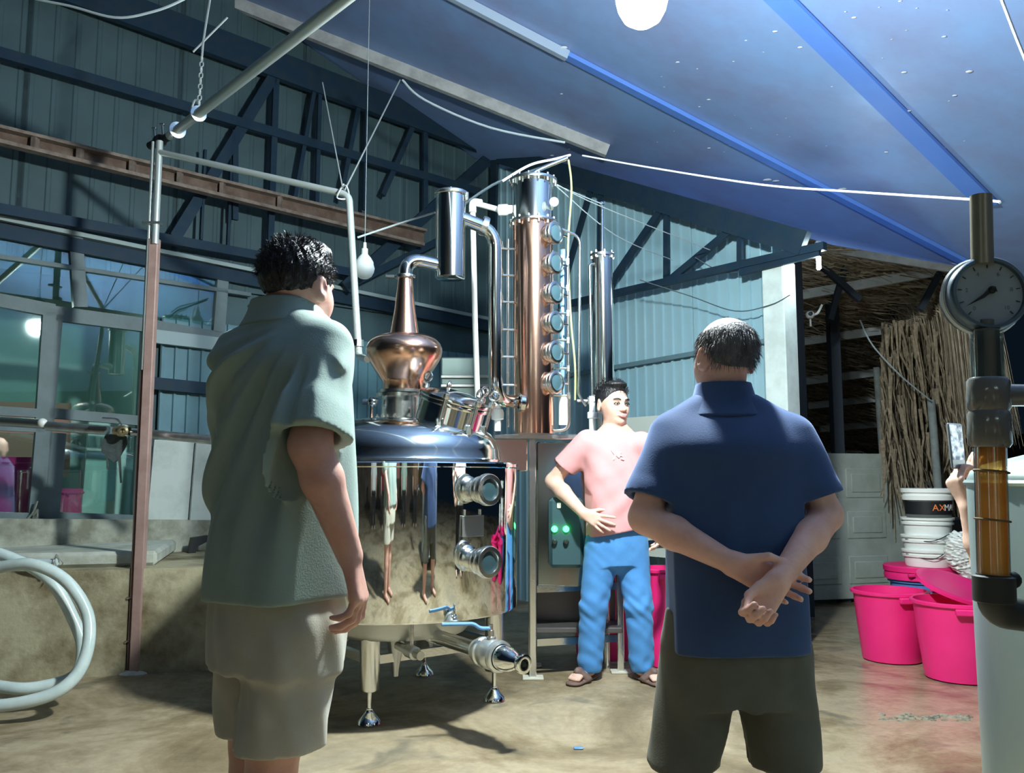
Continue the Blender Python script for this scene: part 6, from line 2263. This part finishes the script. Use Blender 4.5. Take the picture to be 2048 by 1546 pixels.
nt.links.new(tcn.outputs['Object'], vz.inputs['Vector'])
rp_ = nt.nodes.new('ShaderNodeValToRGB')
rp_.color_ramp.elements[0].position, rp_.color_ramp.elements[0].color = .38, (.03, .06, .12, 1)
rp_.color_ramp.elements[1].position, rp_.color_ramp.elements[1].color = .62, (.65, .82, .90, 1)
nt.links.new(vz.outputs['Fac'], rp_.inputs[0])
nt.links.new(rp_.outputs[0], nt.nodes['Principled BSDF'].inputs['Emission Color'])
obj('screen', MB().bbox(ph + pn_ * .0055 + pu_ * .012, (.066, .002, .115), .0008, RP), sc_, t)

# blue scrap on the floor
q = PF(1157, 1498)
tag(obj('blue_scrap', MB().bbox((q.x, q.y, .004), (.04, .025, .007), .002), BLUEP), 'tiny blue scrap lying on the floor in front', 'scrap')

# lamps inside the room behind the windows
for (u, v, off, lab) in ((398, 650, -.6, 'pendant lamp with a small shade behind the upper glazing'), (75, 612, -.6, 'pendant lamp with a small shade behind the far left window')):
    q = PPL(u, v, WL(0, 0, off), B2)
    t = thing('pendant_lamp', lab, 'lamp', q)
    obj('shade', MB().lathe([(.09, 0), (.06, .03), (.02, .06), (.012, .13), (0, .13)], q, n=24), mat('green_shade', (.30, .55, .52), .5), t)
    obj('bulb', MB().ball(q, .035, 12), mat('room_bulb', (1, 1, 1), .5, emit=(.75, 1.0, .93), estr=ROOM_EMIT), t)

# ------------------------------------------------------------------ onlookers behind the photographer, mirrored in the steel
def onlooker(x, y, yaw, label, ctop, cbot, h=1.66):
    W, Rv, Fv = body_frame(x, y, yaw)
    k = h / 1.7
    t = thing('person', label, 'person', (x, y, 0), 'onlookers behind the photographer')
    fr2 = (Rv[:2].tolist() + [0], Fv[:2].tolist() + [0])
    S = Sdf()
    S.loft([(W(0, 0, .82 * k), .15, .11), (W(0, 0, 1.0 * k), .15, .115), (W(0, 0, 1.25 * k), .165, .115), (W(0, 0, 1.38 * k), .12, .08), (W(0, 0, 1.43 * k), .065, .06)], fr2, .03)
    S.cone(W(0, 0, 1.40 * k), W(0, .01, 1.52 * k), .058, .055, .03)
    H_, f_ = head(S, W(0, .03, 1.575 * k), Fv, (0, 0, 1), 1.0, face=True)
    for sg in (-1, 1):
        S.chain([W(.175 * sg, 0, 1.35 * k), W(.23 * sg, -.03, 1.08 * k), W(.22 * sg, .10, .86 * k)], [.05, .042, .028], .02)
        hand(S, W(.22 * sg, .10, .86 * k), V3(0, 0, -1) + Fv * .2, -Rv * sg, Fv, [(15, 20, 15)] * 4, k=.004)
        S.chain([W(.085 * sg, 0, .84 * k), W(.10 * sg, .02, .46 * k), W(.11 * sg, 0, .07)], [.085, .058, .04], .02)
        S.cone(W(.11 * sg, -.04, .05), W(.11 * sg, .16, .035), .036, .03, .02)
    V, Q = S.mesh(.008)
    npmesh('body', V, Q, SKIN2, t)
    S = Sdf()
    S.loft([(W(0, 0, .80 * k), .18, .14), (W(0, 0, 1.0 * k), .175, .138), (W(0, 0, 1.25 * k), .18, .13), (W(0, 0, 1.385 * k), .13, .09), (W(0, 0, 1.425 * k), .07, .068)], fr2, .03)
    for sg in (-1, 1):
        S.cone(W(.17 * sg, 0, 1.345 * k), W(.22 * sg, -.02, 1.14 * k), .062, .066, .04)
    V, Q = S.mesh(.011)
    npmesh('shirt', V, Q, ctop, t)
    S = Sdf()
    S.loft([(W(0, 0, .74 * k), .165, .13), (W(0, 0, .92 * k), .165, .13)], fr2, .03)
    for sg in (-1, 1):
        S.chain([W(.085 * sg, 0, .84 * k), W(.10 * sg, .02, .46 * k), W(.11 * sg, 0, .10)], [.10, .075, .065], .02)
    V, Q = S.mesh(.011)
    npmesh('trousers', V, Q, cbot, t)
    S = Sdf()
    S.ell(H_(0, -.014, .034), V3(.080, .098, .090), f_, .01)
    S.cut(H_(0, .058, .0), f_[1] * .7 + f_[2] * -.75)
    S.cut(H_(0, -.05, -.03), f_[2] * -1.0 + f_[1] * .3)
    V, Q = S.mesh(.008)
    npmesh('hair', V, Q, HAIRB, t)


WH = fabric('white_shirt_cloth', (.72, .75, .72), (.66, .69, .66))
BK = fabric('black_trousers_cloth', (.02, .022, .025), (.03, .03, .035))
onlooker(-2.1, -1.5, 15, 'onlooker in white shirt at the left behind the photographer, mirrored in the kettle', WH, BK)
onlooker(-1.2, -1.7, 10, 'onlooker in dark red shirt behind the photographer, mirrored in the kettle', fabric('dark_red_cloth', (.20, .03, .04), (.16, .02, .03)), BK)
onlooker(-.45, -1.9, 5, 'onlooker in black shirt behind the photographer, mirrored in the kettle', BK, fabric('grey_trousers_cloth', (.2, .2, .2), (.15, .15, .15)), 1.7)
onlooker(.65, -1.7, -12, 'onlooker in pale green shirt at the right behind the photographer, mirrored in the kettle', fabric('pale_green_cloth', (.45, .58, .50), (.4, .52, .45)), BK)
onlooker(1.7, -1.5, -25, 'onlooker in brown shirt far right behind the photographer, mirrored in the kettle', fabric('brown_cloth', (.22, .14, .09), (.18, .11, .07)), BK)
